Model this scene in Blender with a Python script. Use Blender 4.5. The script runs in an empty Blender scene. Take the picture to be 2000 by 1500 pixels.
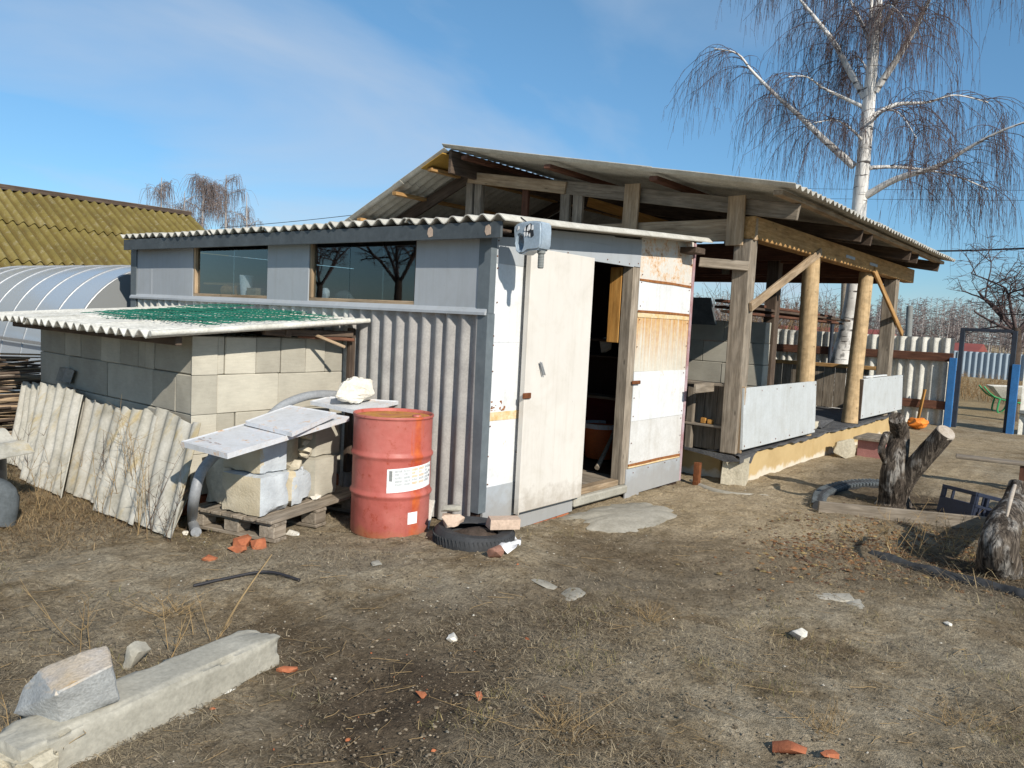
import bpy, bmesh, math, random
import numpy as np
from mathutils import Vector, Matrix, noise as mnoise

random.seed(7); RNG = np.random.default_rng(7)
scene = bpy.context.scene
COL = scene.collection
R = math.radians

# ------------------------------------------------------------------ camera
CAM_R = np.array([[0.62701936, 0.0334069, -0.77828703],
                  [-0.77739041, 0.09109824, -0.62238674],
                  [0.05010857, 0.99528141, 0.08309057]])
CAM_C = np.array([0.0, 0.0, 1.6]); FPX = 1530.0
cam_d = bpy.data.cameras.new('camera'); cam = bpy.data.objects.new('camera', cam_d); COL.objects.link(cam)
m4 = Matrix.Identity(4)
for i in range(3):
    for j in range(3): m4[i][j] = CAM_R[i][j]
    m4[i][3] = CAM_C[i]
cam.matrix_world = m4
cam_d.sensor_fit = 'HORIZONTAL'; cam_d.sensor_width = 36.0; cam_d.lens = FPX / 2000 * 36.0
cam_d.clip_start = 0.05; cam_d.clip_end = 2000
scene.camera = cam

# ------------------------------------------------------------------ sky, sun, exposure
SUN = Vector((-.37, -.93, .60)).normalized()
world = bpy.data.worlds.new('World'); scene.world = world; world.use_nodes = True
wt = world.node_tree; wt.nodes.clear()
wo = wt.nodes.new('ShaderNodeOutputWorld'); wb = wt.nodes.new('ShaderNodeBackground')
sky = wt.nodes.new('ShaderNodeTexSky'); sky.sky_type = 'NISHITA'; sky.sun_disc = False
sky.sun_elevation = math.asin(SUN.z); sky.sun_rotation = math.atan2(SUN.x, SUN.y)
sky.air_density = 1.0; sky.dust_density = 0.15; sky.ozone_density = 1.6
wb.inputs['Strength'].default_value = 0.096
tc = wt.nodes.new('ShaderNodeTexCoord'); sep = wt.nodes.new('ShaderNodeSeparateXYZ')
wt.links.new(tc.outputs['Generated'], sep.inputs[0])
def wmath(op, a, b=None):
    n = wt.nodes.new('ShaderNodeMath'); n.operation = op
    for k, v in enumerate((a, b)):
        if v is None: continue
        if hasattr(v, 'is_output'): wt.links.new(v, n.inputs[k])
        else: n.inputs[k].default_value = v
    return n.outputs[0]
zc = wmath('ADD', wmath('MAXIMUM', sep.outputs['Z'], 0.0), 0.16)
cmb = wt.nodes.new('ShaderNodeCombineXYZ')
wt.links.new(wmath('DIVIDE', sep.outputs['X'], zc), cmb.inputs[0]); wt.links.new(wmath('DIVIDE', sep.outputs['Y'], zc), cmb.inputs[1])
mp = wt.nodes.new('ShaderNodeMapping'); mp.inputs['Rotation'].default_value = (0, 0, R(20)); mp.inputs['Scale'].default_value = (.42, .75, 1)
mp.inputs['Location'].default_value = (6.0, .6, 0)
wt.links.new(cmb.outputs[0], mp.inputs['Vector'])
cn = wt.nodes.new('ShaderNodeTexNoise'); cn.inputs['Scale'].default_value = 1.0; cn.inputs['Detail'].default_value = 7; cn.inputs['Roughness'].default_value = .5; cn.inputs['Distortion'].default_value = .6
wt.links.new(mp.outputs[0], cn.inputs['Vector'])
cr = wt.nodes.new('ShaderNodeMapRange'); cr.inputs['From Min'].default_value = .47; cr.inputs['From Max'].default_value = .72; cr.inputs['To Max'].default_value = .68
wt.links.new(cn.outputs['Fac'], cr.inputs['Value'])
cm = wt.nodes.new('ShaderNodeMixRGB'); cm.inputs['Color2'].default_value = (4.9, 5.6, 6.6, 1)
wt.links.new(cr.outputs[0], cm.inputs['Fac']); tn = wt.nodes.new('ShaderNodeMixRGB'); tn.blend_type = 'MULTIPLY'; tn.inputs['Fac'].default_value = 1; tn.inputs['Color2'].default_value = (.80, 1.06, 1.12, 1); wt.links.new(sky.outputs[0], tn.inputs['Color1']); er = wt.nodes.new('ShaderNodeValToRGB'); wt.links.new(wmath('MAXIMUM', sep.outputs['Z'], 0.0), er.inputs['Fac']); ee = er.color_ramp.elements; ee[0].position = 0.0; ee[0].color = (.62, .66, .88, 1); ee[1].position = .42; ee[1].color = (1.0, 1.06, 1.08, 1); ek = ee.new(.14); ek.color = (.70, .78, .92, 1)
tn2 = wt.nodes.new('ShaderNodeMixRGB'); tn2.blend_type = 'MULTIPLY'; tn2.inputs['Fac'].default_value = 1; wt.links.new(tn.outputs[0], tn2.inputs['Color1']); wt.links.new(er.outputs[0], tn2.inputs['Color2']); wt.links.new(tn2.outputs[0], cm.inputs['Color1'])
wt.links.new(cm.outputs[0], wb.inputs['Color']); wt.links.new(wb.outputs[0], wo.inputs['Surface'])
sun_d = bpy.data.lights.new('sun', 'SUN'); sun_d.energy = 4.7; sun_d.angle = R(.53); sun_d.color = (1, .93, .82)
sun_o = bpy.data.objects.new('sun', sun_d); COL.objects.link(sun_o); sun_o.location = (-20, -35, 30)
sun_o.rotation_euler = SUN.to_track_quat('Z', 'Y').to_euler()
scene.view_settings.view_transform = 'Standard'; scene.view_settings.look = 'None'
scene.view_settings.exposure = 0.27; scene.view_settings.gamma = 1.0; scene.view_settings.use_curve_mapping = False
scene.render.engine = 'CYCLES'
scene.cycles.max_bounces = 8; scene.cycles.transparent_max_bounces = 16

# ------------------------------------------------------------------ helpers
def at(px, py, axis, val):
    """the point of the place seen at a photo pixel that lies on the plane axis = val"""
    d = CAM_R @ np.array([px - 1000.0, 750.0 - py, -FPX]); t = (val - CAM_C[axis]) / d[axis]
    return Vector(CAM_C + d * t)
def sstep(a, b, v):
    t = np.clip((np.asarray(v, float) - a) / (b - a), 0, 1); return t * t * (3 - 2 * t)
_tab = RNG.random((256, 256))
def vnoise(x, y):
    x = np.asarray(x, float); y = np.asarray(y, float)
    xi = np.floor(x).astype(int); yi = np.floor(y).astype(int); fx = x - xi; fy = y - yi
    fx = fx * fx * (3 - 2 * fx); fy = fy * fy * (3 - 2 * fy)
    a = _tab[xi % 256, yi % 256]; b = _tab[(xi + 1) % 256, yi % 256]; c = _tab[xi % 256, (yi + 1) % 256]; d = _tab[(xi + 1) % 256, (yi + 1) % 256]
    return (a * (1 - fx) + b * fx) * (1 - fy) + (c * (1 - fx) + d * fx) * fy - .5
def base_z(x, y):
    x = np.asarray(x, float); y = np.asarray(y, float)
    z = -.07 * sstep(3.9, 5.0, x + .25 * (3.6 - y))
    z = z + .03 * np.exp(-((x - 2.25) / .45) ** 2) * sstep(5.2, 6.0, y) * (1 - sstep(8.5, 9.5, y))      # weedy bank below the leaning sheets
    z = z - .05 * np.exp(-(((x - 7.6) / 1.1) ** 2 + ((y - .75) / .55) ** 2))                             # sunk planting bed
    z = z + .05 * vnoise(x * .55 + 2, y * .55 + 9) * sstep(0, 2, 8.0 - np.hypot(x, y)) * (1 - sstep(3.2, 4.0, y) * sstep(3.0, 3.6, x))
    z = z - .035 * np.exp(-(((x - 1.9) / .5) ** 2 + ((y - 2.35) / .45) ** 2))
    return z
def gz(x, y):
    far = sstep(14, 40, np.hypot(x, y))
    z = base_z(x, y) + (.035 * vnoise(x * 1.1, y * 1.1) + .022 * vnoise(x * 3.1 + 9, y * 3.1)) * (1 - far) + far * .25 * vnoise(x * .05, y * .05)
    return z
def gzf(x, y): return float(gz(x, y))
def G(px, py, h=0.0):
    z = -.03
    for _ in range(5):
        p = at(px, py, 2, z + h); z = gzf(p.x, p.y)
    return Vector((p.x, p.y, z))

def tag(o, label=None, cat=None, group=None, kind=None):
    if label: o['label'] = label
    if cat: o['category'] = cat
    if group: o['group'] = group
    if kind: o['kind'] = kind
    return o
def thing(name, label, cat, loc=(0, 0, 0), group=None):
    o = bpy.data.objects.new(name, None); COL.objects.link(o); o.location = loc; o.empty_display_size = .1
    return tag(o, label, cat, group)
def adopt(o, parent):
    if parent is not None:
        o.parent = parent
        inv = Matrix.Translation(-Vector(parent.location)) if parent.type == 'EMPTY' else PMAT.get(parent.name, Matrix.Identity(4)).inverted()
        o.matrix_parent_inverse = inv
    return o
PMAT = {}
def mesh_obj(name, me, mat, parent=None, smooth=False, mw=None):
    if mat is not None: me.materials.append(mat)
    if smooth: me.polygons.foreach_set('use_smooth', [True] * len(me.polygons))
    o = bpy.data.objects.new(name, me); COL.objects.link(o)
    if mw is not None: o.matrix_basis = mw
    PMAT[o.name] = mw.copy() if mw is not None else Matrix.Identity(4)
    adopt(o, parent)
    return o
def from_bm(name, bm, mat, parent=None, smooth=False, mw=None):
    bmesh.ops.recalc_face_normals(bm, faces=bm.faces)
    me = bpy.data.meshes.new(name); bm.to_mesh(me); bm.free()
    return mesh_obj(name, me, mat, parent, smooth, mw)
def from_np(name, verts, faces, mat, parent=None, smooth=False):
    """verts (N,3), faces (M,k) all the same k"""
    me = bpy.data.meshes.new(name); verts = np.asarray(verts, np.float32); faces = np.asarray(faces, np.int32)
    M, k = faces.shape
    me.vertices.add(len(verts)); me.vertices.foreach_set('co', verts.ravel())
    me.loops.add(M * k); me.loops.foreach_set('vertex_index', faces.ravel())
    me.polygons.add(M); me.polygons.foreach_set('loop_start', np.arange(0, M * k, k, dtype=np.int32)); me.polygons.foreach_set('loop_total', np.full(M, k, np.int32))
    if smooth: me.polygons.foreach_set('use_smooth', np.ones(M, bool))
    me.update(calc_edges=True); me.validate()
    return mesh_obj(name, me, mat, parent)
def col_attr(o, cols):
    a = o.data.color_attributes.new('tint', 'FLOAT_COLOR', 'POINT')
    c = np.ones((len(o.data.vertices), 4), np.float32); c[:, :3] = cols; a.data.foreach_set('color', c.ravel())

def box(name, c0, c1, mat, parent=None, bev=.004, rz=0.0, jit=0.0, tilt=(0, 0)):
    """box between two corners, local x along its longest side so the grain follows it"""
    c0 = Vector(c0); c1 = Vector(c1); s = c1 - c0; s = Vector((abs(s.x), abs(s.y), abs(s.z))); c = (c0 + c1) / 2
    ax = max(range(3), key=lambda i: s[i])
    rot = {0: Matrix.Identity(3), 1: Matrix(((0, -1, 0), (1, 0, 0), (0, 0, 1))), 2: Matrix(((0, 0, -1), (0, 1, 0), (1, 0, 0)))}[ax]
    ls = rot.transposed() @ s; ls = Vector((abs(ls.x), abs(ls.y), abs(ls.z)))
    M = Matrix.Translation(c) @ Matrix.Rotation(rz, 4, 'Z') @ Matrix.Rotation(tilt[0], 4, 'X') @ Matrix.Rotation(tilt[1], 4, 'Y') @ rot.to_4x4()
    return _brick(name, ls, M, mat, parent, bev, jit)
def _brick(name, ls, M, mat, parent, bev, jit):
    bm = bmesh.new(); bmesh.ops.create_cube(bm, size=1)
    for v in bm.verts:
        v.co = Vector((v.co.x * ls.x, v.co.y * ls.y, v.co.z * ls.z)) + Vector((random.uniform(-1, 1), random.uniform(-1, 1), random.uniform(-1, 1))) * jit
    b = min(bev, min(ls) * .3)
    if b > 0: bmesh.ops.bevel(bm, geom=bm.edges[:], offset=b, segments=1, affect='EDGES')
    return from_bm(name, bm, mat, parent, False, M)
def beam(name, p, q, w, h, mat, parent=None, bev=.006, jit=.002, up=(0, 0, 1)):
    """timber from p to q; w across, h along `up`"""
    p = Vector(p); q = Vector(q); d = q - p; L = d.length; x = d / L
    y = Vector(up).cross(x); y = y.normalized() if y.length > 1e-4 else Vector((0, 1, 0)); z = x.cross(y)
    M = Matrix.Translation((p + q) / 2) @ Matrix((x, y, z)).transposed().to_4x4()
    return _brick(name, Vector((L, w, h)), M, mat, parent, bev, jit)

def grid_sheet(name, f, nu, nv, thick, mat, parent=None, smooth=True):
    """a sheet with real thickness; f(u,v) -> (N,3) centre points, (N,3) normals on arrays"""
    u, v = np.meshgrid(np.linspace(0, 1, nu), np.linspace(0, 1, nv)); P, N = f(u.ravel(), v.ravel())
    V = np.vstack([P + N * thick / 2, P - N * thick / 2]); n = nu * nv
    i = np.arange(n).reshape(nv, nu); a = i[:-1, :-1].ravel(); b = i[:-1, 1:].ravel(); c = i[1:, 1:].ravel(); d = i[1:, :-1].ravel()
    F = [np.stack([a, b, c, d], 1), np.stack([d, c, b, a], 1) + n]
    def rim(e): F.append(np.stack([e[1:], e[:-1], e[:-1] + n, e[1:] + n], 1))
    rim(i[0]); rim(i[:, -1]); rim(i[-1, ::-1]); rim(i[::-1, 0])
    o = from_np(name, V, np.vstack(F), mat, parent, smooth)
    if smooth:
        o.data.set_sharp_from_angle(angle=R(50))
    return o
def corr(name, p00, p10, p01, p11, waves, amp, mat, parent=None, thick=.007, nv=4, phase=0.0, jag0=0.0, jag1=0.0, sag=0.0, seed=0, flip=1):
    """corrugated sheet: waves counted from p00 to p10, ribs running p00 to p01"""
    A, B, C, D = (np.array(p, float) for p in (p00, p10, p01, p11)); rg = np.random.default_rng(seed)
    n0 = np.cross(B - A, C - A); n0 /= np.linalg.norm(n0); n0 *= flip
    nu = int(waves * 8) + 1
    off = rg.random(2) * 50
    def f(u, v):
        vv = v.copy()
        if jag0: vv = np.where(v == 0, jag0 * (vnoise(u * waves * .9 + off[0], u * 0 + 3) + .5), vv)
        if jag1: vv = np.where(v == 1, 1 - jag1 * (vnoise(u * waves * .9 + off[1], u * 0 + 8) + .5) - jag1 * .4 * (vnoise(u * waves * 3 + off[1], u * 0 + 2) + .5), vv)
        P = (A * (1 - u)[:, None] + B * u[:, None]) * (1 - vv)[:, None] + (C * (1 - u)[:, None] + D * u[:, None]) * vv[:, None]
        w = np.cos(2 * math.pi * (u * waves) + phase)
        P = P + n0 * (amp * w + sag * (vnoise(u * 3 + off[0], vv * 3 + off[1])))[:, None]
        t = B - A; L = np.linalg.norm(t); sl = -amp * 2 * math.pi * waves / L * np.sin(2 * math.pi * u * waves + phase)
        N = n0[None, :] - (t / L)[None, :] * sl[:, None]; N /= np.linalg.norm(N, axis=1)[:, None]
        return P, N
    return grid_sheet(name, f, nu, nv, thick, mat, parent)
def lathe(name, prof, mat, parent=None, loc=(0, 0, 0), segs=32, rot=None, smooth=True, close=True, angle=40):
    V = []; F = []; n = len(prof)
    for s in range(segs):
        a = 2 * math.pi * s / segs
        for r, z in prof: V.append((r * math.cos(a), r * math.sin(a), z))
    for s in range(segs):
        t = (s + 1) % segs
        for k in range(n - 1): F.append((s * n + k, t * n + k, t * n + k + 1, s * n + k + 1))
    bm = bmesh.new(); vs = [bm.verts.new(v) for v in V]
    for f in F: bm.faces.new([vs[i] for i in f])
    if close:
        for k in (0, n - 1):
            if prof[k][0] > 1e-5: bm.faces.new([vs[s * n + k] for s in range(segs)])
    bmesh.ops.remove_doubles(bm, verts=bm.verts, dist=1e-5)
    M = Matrix.Translation(loc) @ (rot.to_4x4() if rot is not None else Matrix.Identity(4))
    o = from_bm(name, bm, mat, parent, smooth, M)
    if smooth: o.data.set_sharp_from_angle(angle=R(angle))
    return o
def strands(name, P, r, mat, parent=None, sides=3, seed=1):
    """P (M,N,3) polylines, r (M,N) radii -> one mesh of thin tubes"""
    P = np.asarray(P, float); r = np.asarray(r, float); M, N, _ = P.shape; rg = np.random.default_rng(seed)
    T = np.gradient(P, axis=1); T /= np.linalg.norm(T, axis=2, keepdims=True) + 1e-9
    q = rg.normal(size=(M, 1, 3)); X = np.cross(T, q); X /= np.linalg.norm(X, axis=2, keepdims=True) + 1e-9; Y = np.cross(T, X)
    a = np.arange(sides) * 2 * math.pi / sides
    V = P[:, :, None, :] + r[:, :, None, None] * (np.cos(a)[None, None, :, None] * X[:, :, None, :] + np.sin(a)[None, None, :, None] * Y[:, :, None, :])
    idx = np.arange(M * N * sides).reshape(M, N, sides); j = np.roll(idx, -1, axis=2)
    F = np.stack([idx[:, :-1], j[:, :-1], j[:, 1:], idx[:, 1:]], -1).reshape(-1, 4)
    return from_np(name, V.reshape(-1, 3), F, mat, parent, True)
def resample(pts, n):
    pts = np.array([tuple(p) for p in pts], float); t = np.arange(len(pts)); tt = np.linspace(0, len(pts) - 1, n)
    # catmull-rom
    out = []
    for q in tt:
        i = min(int(q), len(pts) - 2); f = q - i; p0 = pts[max(i - 1, 0)]; p1 = pts[i]; p2 = pts[i + 1]; p3 = pts[min(i + 2, len(pts) - 1)]
        out.append(.5 * ((2 * p1) + (-p0 + p2) * f + (2 * p0 - 5 * p1 + 4 * p2 - p3) * f * f + (-p0 + 3 * p1 - 3 * p2 + p3) * f ** 3))
    return np.array(out)
def tube(name, pts, radii, mat, parent=None, sides=10, n=24, rough=0.0, ridges=0, cap=True, seed=0, mats=None):
    """one smooth tapering tube with optional bark relief"""
    P = resample(pts, n); r = np.interp(np.linspace(0, 1, n), np.linspace(0, 1, len(radii)), radii)
    T = np.gradient(P, axis=0); T /= np.linalg.norm(T, axis=1, keepdims=True); X = None; V = []
    off = np.random.default_rng(seed).random(3) * 40
    for k in range(n):
        if X is None: X = np.cross(T[k], [0.31, .87, .2])
        X = X - T[k] * X.dot(T[k]); X /= np.linalg.norm(X); Y = np.cross(T[k], X)
        for s in range(sides):
            a = 2 * math.pi * s / sides; rr = r[k]
            if rough:
                d = np.cos(a) * X + np.sin(a) * Y; q = P[k] * .0 + d * 2.2 + off
                nz = mnoise.noise(Vector((d[0] * 2 + off[0], d[1] * 2 + off[1], d[2] * 2 + k * .12))) + .6 * mnoise.noise(Vector((d[0] * 6 + off[0], d[1] * 6 + off[1], k * .35)))
                rd = abs(math.sin(a * ridges / 2 + 1.3 * mnoise.noise(Vector((k * .3, a * 1.5, off[2])))))  if ridges else 0
                rr = rr * (1 + rough * nz + rough * .7 * (rd - .6))
            V.append(P[k] + rr * (np.cos(a) * X + np.sin(a) * Y))
    bm = bmesh.new(); vs = [bm.verts.new(v) for v in V]
    for k in range(n - 1):
        for s in range(sides):
            t = (s + 1) % sides; bm.faces.new((vs[k * sides + s], vs[k * sides + t], vs[(k + 1) * sides + t], vs[(k + 1) * sides + s]))
    if cap:
        bm.faces.new(vs[:sides]); bm.faces.new(vs[-sides:])
    o = from_bm(name, bm, mat, parent, True)
    o.data.set_sharp_from_angle(angle=R(60))
    return o
def stone(name, loc, size, mat, parent=None, seed=0, rz=0.0, boxy=.75, npts=18, rough=.05, tilt=(0, 0), sub=2):
    """an angular broken stone: hull of scattered points, then roughened"""
    rg = random.Random(seed); bm = bmesh.new()
    for k in range(npts):
        d = Vector((rg.uniform(-1, 1), rg.uniform(-1, 1), rg.uniform(-1, 1)))
        s = max(abs(d.x), abs(d.y), abs(d.z)); cube = d / s; sph = d.normalized(); q = cube * boxy + sph * (1 - boxy)
        q *= rg.uniform(.86, 1.0); bm.verts.new((q.x * .5, q.y * .5, q.z * .5))
    if boxy > .6:
        for sx in (-1, 1):
            for sy in (-1, 1):
                for sz in (-1, 1):
                    k = rg.uniform(.78, .98); bm.verts.new((.5 * sx * k, .5 * sy * rg.uniform(.8, 1), .5 * sz * rg.uniform(.84, 1)))
    bmesh.ops.convex_hull(bm, input=bm.verts[:])
    for v in [v for v in bm.verts if not v.link_faces]: bm.verts.remove(v)
    for v in bm.verts: v.co = Vector((v.co.x * size[0], v.co.y * size[1], v.co.z * size[2]))
    bmesh.ops.triangulate(bm, faces=bm.faces[:])
    bmesh.ops.subdivide_edges(bm, edges=bm.edges[:], cuts=sub, use_grid_fill=True)
    s = min(size); off = Vector((seed * 1.7, seed * .9, 0))
    for v in bm.verts:
        n = mnoise.noise(v.co * (2.2 / s) + off) + .5 * mnoise.noise(v.co * (6 / s) + off); v.co += v.co.normalized() * n * rough * s
    M = Matrix.Translation(loc) @ Matrix.Rotation(rz, 4, 'Z') @ Matrix.Rotation(tilt[0], 4, 'X') @ Matrix.Rotation(tilt[1], 4, 'Y')
    o = from_bm(name, bm, mat, parent, True, M); o.data.set_sharp_from_angle(angle=R(32)); return o
def chipped(name, c0, c1, mat, parent=None, seed=0, rz=0.0, chip=.02, cuts=5, tilt=(0, 0)):
    """a cast block with knocked-off edges"""
    c0 = Vector(c0); c1 = Vector(c1); s = c1 - c0; bm = bmesh.new(); bmesh.ops.create_cube(bm, size=1)
    bmesh.ops.subdivide_edges(bm, edges=bm.edges[:], cuts=cuts, use_grid_fill=True); off = Vector((seed * 3.1, seed * 1.3, seed * .7))
    for v in bm.verts:
        e = sorted((.5 - abs(v.co.x), .5 - abs(v.co.y), .5 - abs(v.co.z))); edge = max(0, 1 - e[1] * 7)
        p = Vector((v.co.x * s.x, v.co.y * s.y, v.co.z * s.z)); n = mnoise.noise(p * 9 + off) + .6 * mnoise.noise(p * 22 + off)
        inward = Vector((-v.co.x, -v.co.y, -v.co.z)) * 2
        v.co = p + inward * (chip * (.35 + max(0, n) * 1.6) * edge + chip * .18 * n)
    M = Matrix.Translation((c0 + c1) / 2) @ Matrix.Rotation(rz, 4, 'Z') @ Matrix.Rotation(tilt[0], 4, 'X') @ Matrix.Rotation(tilt[1], 4, 'Y')
    o = from_bm(name, bm, mat, parent, True, M); o.data.set_sharp_from_angle(angle=R(35)); return o
def prism(name, poly, axis, a, b, mat, parent=None, bev=.0):
    """polygon given in the two other axes, extruded from a to b along axis"""
    bm = bmesh.new(); lo = []; hi = []
    for p in poly:
        for lst, t in ((lo, a), (hi, b)):
            c = {0: (t, p[0], p[1]), 1: (p[0], t, p[1]), 2: (p[0], p[1], t)}[axis]; lst.append(bm.verts.new(c))
    bm.faces.new(lo); bm.faces.new(hi[::-1]); n = len(poly)
    for i in range(n): bm.faces.new((lo[i], lo[(i + 1) % n], hi[(i + 1) % n], hi[i]))
    if bev: bmesh.ops.bevel(bm, geom=bm.edges[:], offset=bev, segments=2, affect='EDGES')
    return from_bm(name, bm, mat, parent)

# ------------------------------------------------------------------ materials
class NT:
    def __init__(s, name):
        s.m = bpy.data.materials.new(name); s.m.use_nodes = True; s.t = s.m.node_tree; s.t.nodes.clear()
        s.out = s.t.nodes.new('ShaderNodeOutputMaterial'); s.b = s.t.nodes.new('ShaderNodeBsdfPrincipled'); s.t.links.new(s.b.outputs[0], s.out.inputs['Surface'])
    def n(s, kind, **kw):
        x = s.t.nodes.new('ShaderNode' + kind)
        for k, v in kw.items():
            if k in x.inputs: s.set(x.inputs[k], v)
            else: setattr(x, k, v)
        return x
    def set(s, inp, v):
        if hasattr(v, 'is_output'): s.t.links.new(v, inp)
        else:
            if isinstance(v, tuple) and len(v) == 3 and inp.type == 'RGBA': v = v + (1,)
            inp.default_value = v
    def coord(s, kind='pos', scale=(1, 1, 1), rot=(0, 0, 0), rnd=False):
        if kind == 'pos': o = s.n('NewGeometry').outputs['Position']
        else: o = s.n('TexCoord').outputs['Object']
        m = s.n('Mapping'); s.set(m.inputs['Vector'], o); m.inputs['Scale'].default_value = scale; m.inputs['Rotation'].default_value = rot
        if rnd:
            r = s.n('ObjectInfo').outputs['Random']; k = s.n('VectorMath', operation='SCALE'); k.inputs[0].default_value = (37, 19, 23); s.set(k.inputs['Scale'], r); s.set(m.inputs['Location'], k.outputs[0])
        return m.outputs[0]
    def noise(s, vec, scale, detail=5, rough=.6, dist=0.0):
        x = s.n('TexNoise'); s.set(x.inputs['Vector'], vec); x.inputs['Scale'].default_value = scale; x.inputs['Detail'].default_value = detail; x.inputs['Roughness'].default_value = rough; x.inputs['Distortion'].default_value = dist
        return x.outputs['Fac']
    def ramp(s, fac, stops, interp='LINEAR'):
        x = s.n('ValToRGB'); s.set(x.inputs['Fac'], fac); e = x.color_ramp.elements; x.color_ramp.interpolation = interp
        while len(e) < len(stops): e.new(.5)
        for k, (p, c) in enumerate(stops): e[k].position = p; e[k].color = (c if len(c) == 4 else tuple(c) + (1,)) if not isinstance(c, (int, float)) else (c, c, c, 1)
        return x.outputs['Color']
    def mix(s, fac, a, b, blend='MIX'):
        x = s.n('MixRGB', blend_type=blend); s.set(x.inputs['Fac'], fac); s.set(x.inputs['Color1'], a); s.set(x.inputs['Color2'], b); return x.outputs['Color']
    def math(s, op, a, b=0.0, clamp=False):
        x = s.n('Math', operation=op, use_clamp=clamp); s.set(x.inputs[0], a); s.set(x.inputs[1], b); return x.outputs[0]
    def bump(s, h, strength=.3, dist=.01):
        x = s.n('Bump'); s.set(x.inputs['Height'], h); x.inputs['Strength'].default_value = strength; x.inputs['Distance'].default_value = dist; s.set(s.b.inputs['Normal'], x.outputs[0])
    def done(s, col=None, rough=.8, spec=.3, metal=0.0):
        if col is not None: s.set(s.b.inputs['Base Color'], col)
        s.set(s.b.inputs['Roughness'], rough); s.set(s.b.inputs['Specular IOR Level'], spec); s.set(s.b.inputs['Metallic'], metal); return s.m
def grime(t, col, v, amt=1.0, mud=(.20, .155, .10)):
    """old dirt: run marks, scuffs, small dark nicks and dried mud splashed up from the ground"""
    z = t.n('SeparateXYZ'); t.set(z.inputs[0], v); splash = t.math('SUBTRACT', t.math('MULTIPLY', t.noise(v, 7, 6, .7), .62), t.math('ADD', z.outputs[2], .06))
    col = t.mix(t.math('MULTIPLY', t.ramp(splash, [(0.0, 0.0), (.16, .55)]), amt), col, mud)
    runs = t.noise(t.coord('pos', (9, 9, .5)), 2.0, 6, .7); col = t.mix(t.math('MULTIPLY', t.ramp(runs, [(.5, 0.0), (.72, .34)]), amt), col, t.mix(1.0, col, (.62, .56, .47), 'MULTIPLY'))
    blot = t.noise(v, 2.6, 7, .7, .5); col = t.mix(t.math('MULTIPLY', t.ramp(blot, [(.5, 0.0), (.7, .4)]), amt), col, t.mix(1.0, col, (.70, .66, .58), 'MULTIPLY'))
    nick = t.noise(v, 38, 3, .5); return t.mix(t.math('MULTIPLY', t.ramp(nick, [(.735, 0.0), (.765, .75)]), amt), col, (.16, .11, .07))
def rnd_tint(t, col, amt=.25):
    r = t.n('ObjectInfo').outputs['Random']; return t.mix(1.0, col, t.ramp(r, [(0, 1 - amt), (1, 1 + amt * .0)]), 'MULTIPLY')
def plain(name, c, c2=None, scale=8, rough=.8, spec=.3, bump=.15, bd=.004, kind='pos', tint=.0, stretch=(1, 1, 1), metal=0.0, fine=60, fa=.35, dirty=0.0):
    t = NT(name); c2 = c2 or tuple(x * .7 for x in c); v = t.coord(kind, stretch, rnd=(kind == 'obj'))
    a = t.noise(v, scale, 6, .65); b = t.noise(v, fine, 3)
    col = t.mix(a if False else t.ramp(a, [(.32, 0.0), (.68, 1.0)]), c2, c)
    col = t.mix(fa, col, t.mix(1.0, col, t.ramp(b, [(.3, .55), (.7, 1.25)]), 'MULTIPLY'))
    if tint: col = rnd_tint(t, col, tint)
    if dirty: col = grime(t, col, v, dirty)
    if bump: t.bump(t.math('ADD', a, t.math('MULTIPLY', b, .5)), bump, bd)
    return t.done(col, rough, spec, metal)
def wood(name, c, c2, dark=.5, rough=.82, tint=.3, g=(1.2, 18, 18)):
    t = NT(name); v = t.coord('obj', g, rnd=True); a = t.noise(v, 2.2, 7, .7, .6)
    col = t.ramp(a, [(.25, tuple(x * dark for x in c2)), (.45, c2), (.7, c)])
    v2 = t.coord('obj', (1.5, 5, 5), rnd=True); k = t.noise(v2, 2.5, 3); col = t.mix(.55, col, t.mix(1.0, col, t.ramp(k, [(.35, .55), (.65, 1.2)]), 'MULTIPLY'))
    v3 = t.coord('obj', (3, 9, 9), rnd=True); vo = t.n('TexVoronoi'); t.set(vo.inputs['Vector'], v3); vo.inputs['Scale'].default_value = .9
    col = t.mix(t.ramp(vo.outputs['Distance'], [(.04, .8), (.1, 0.0)]), col, tuple(x * .35 for x in c2))
    col = rnd_tint(t, col, tint); t.bump(a, .5, .004); return t.done(col, rough, .2)
M = {}
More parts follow.
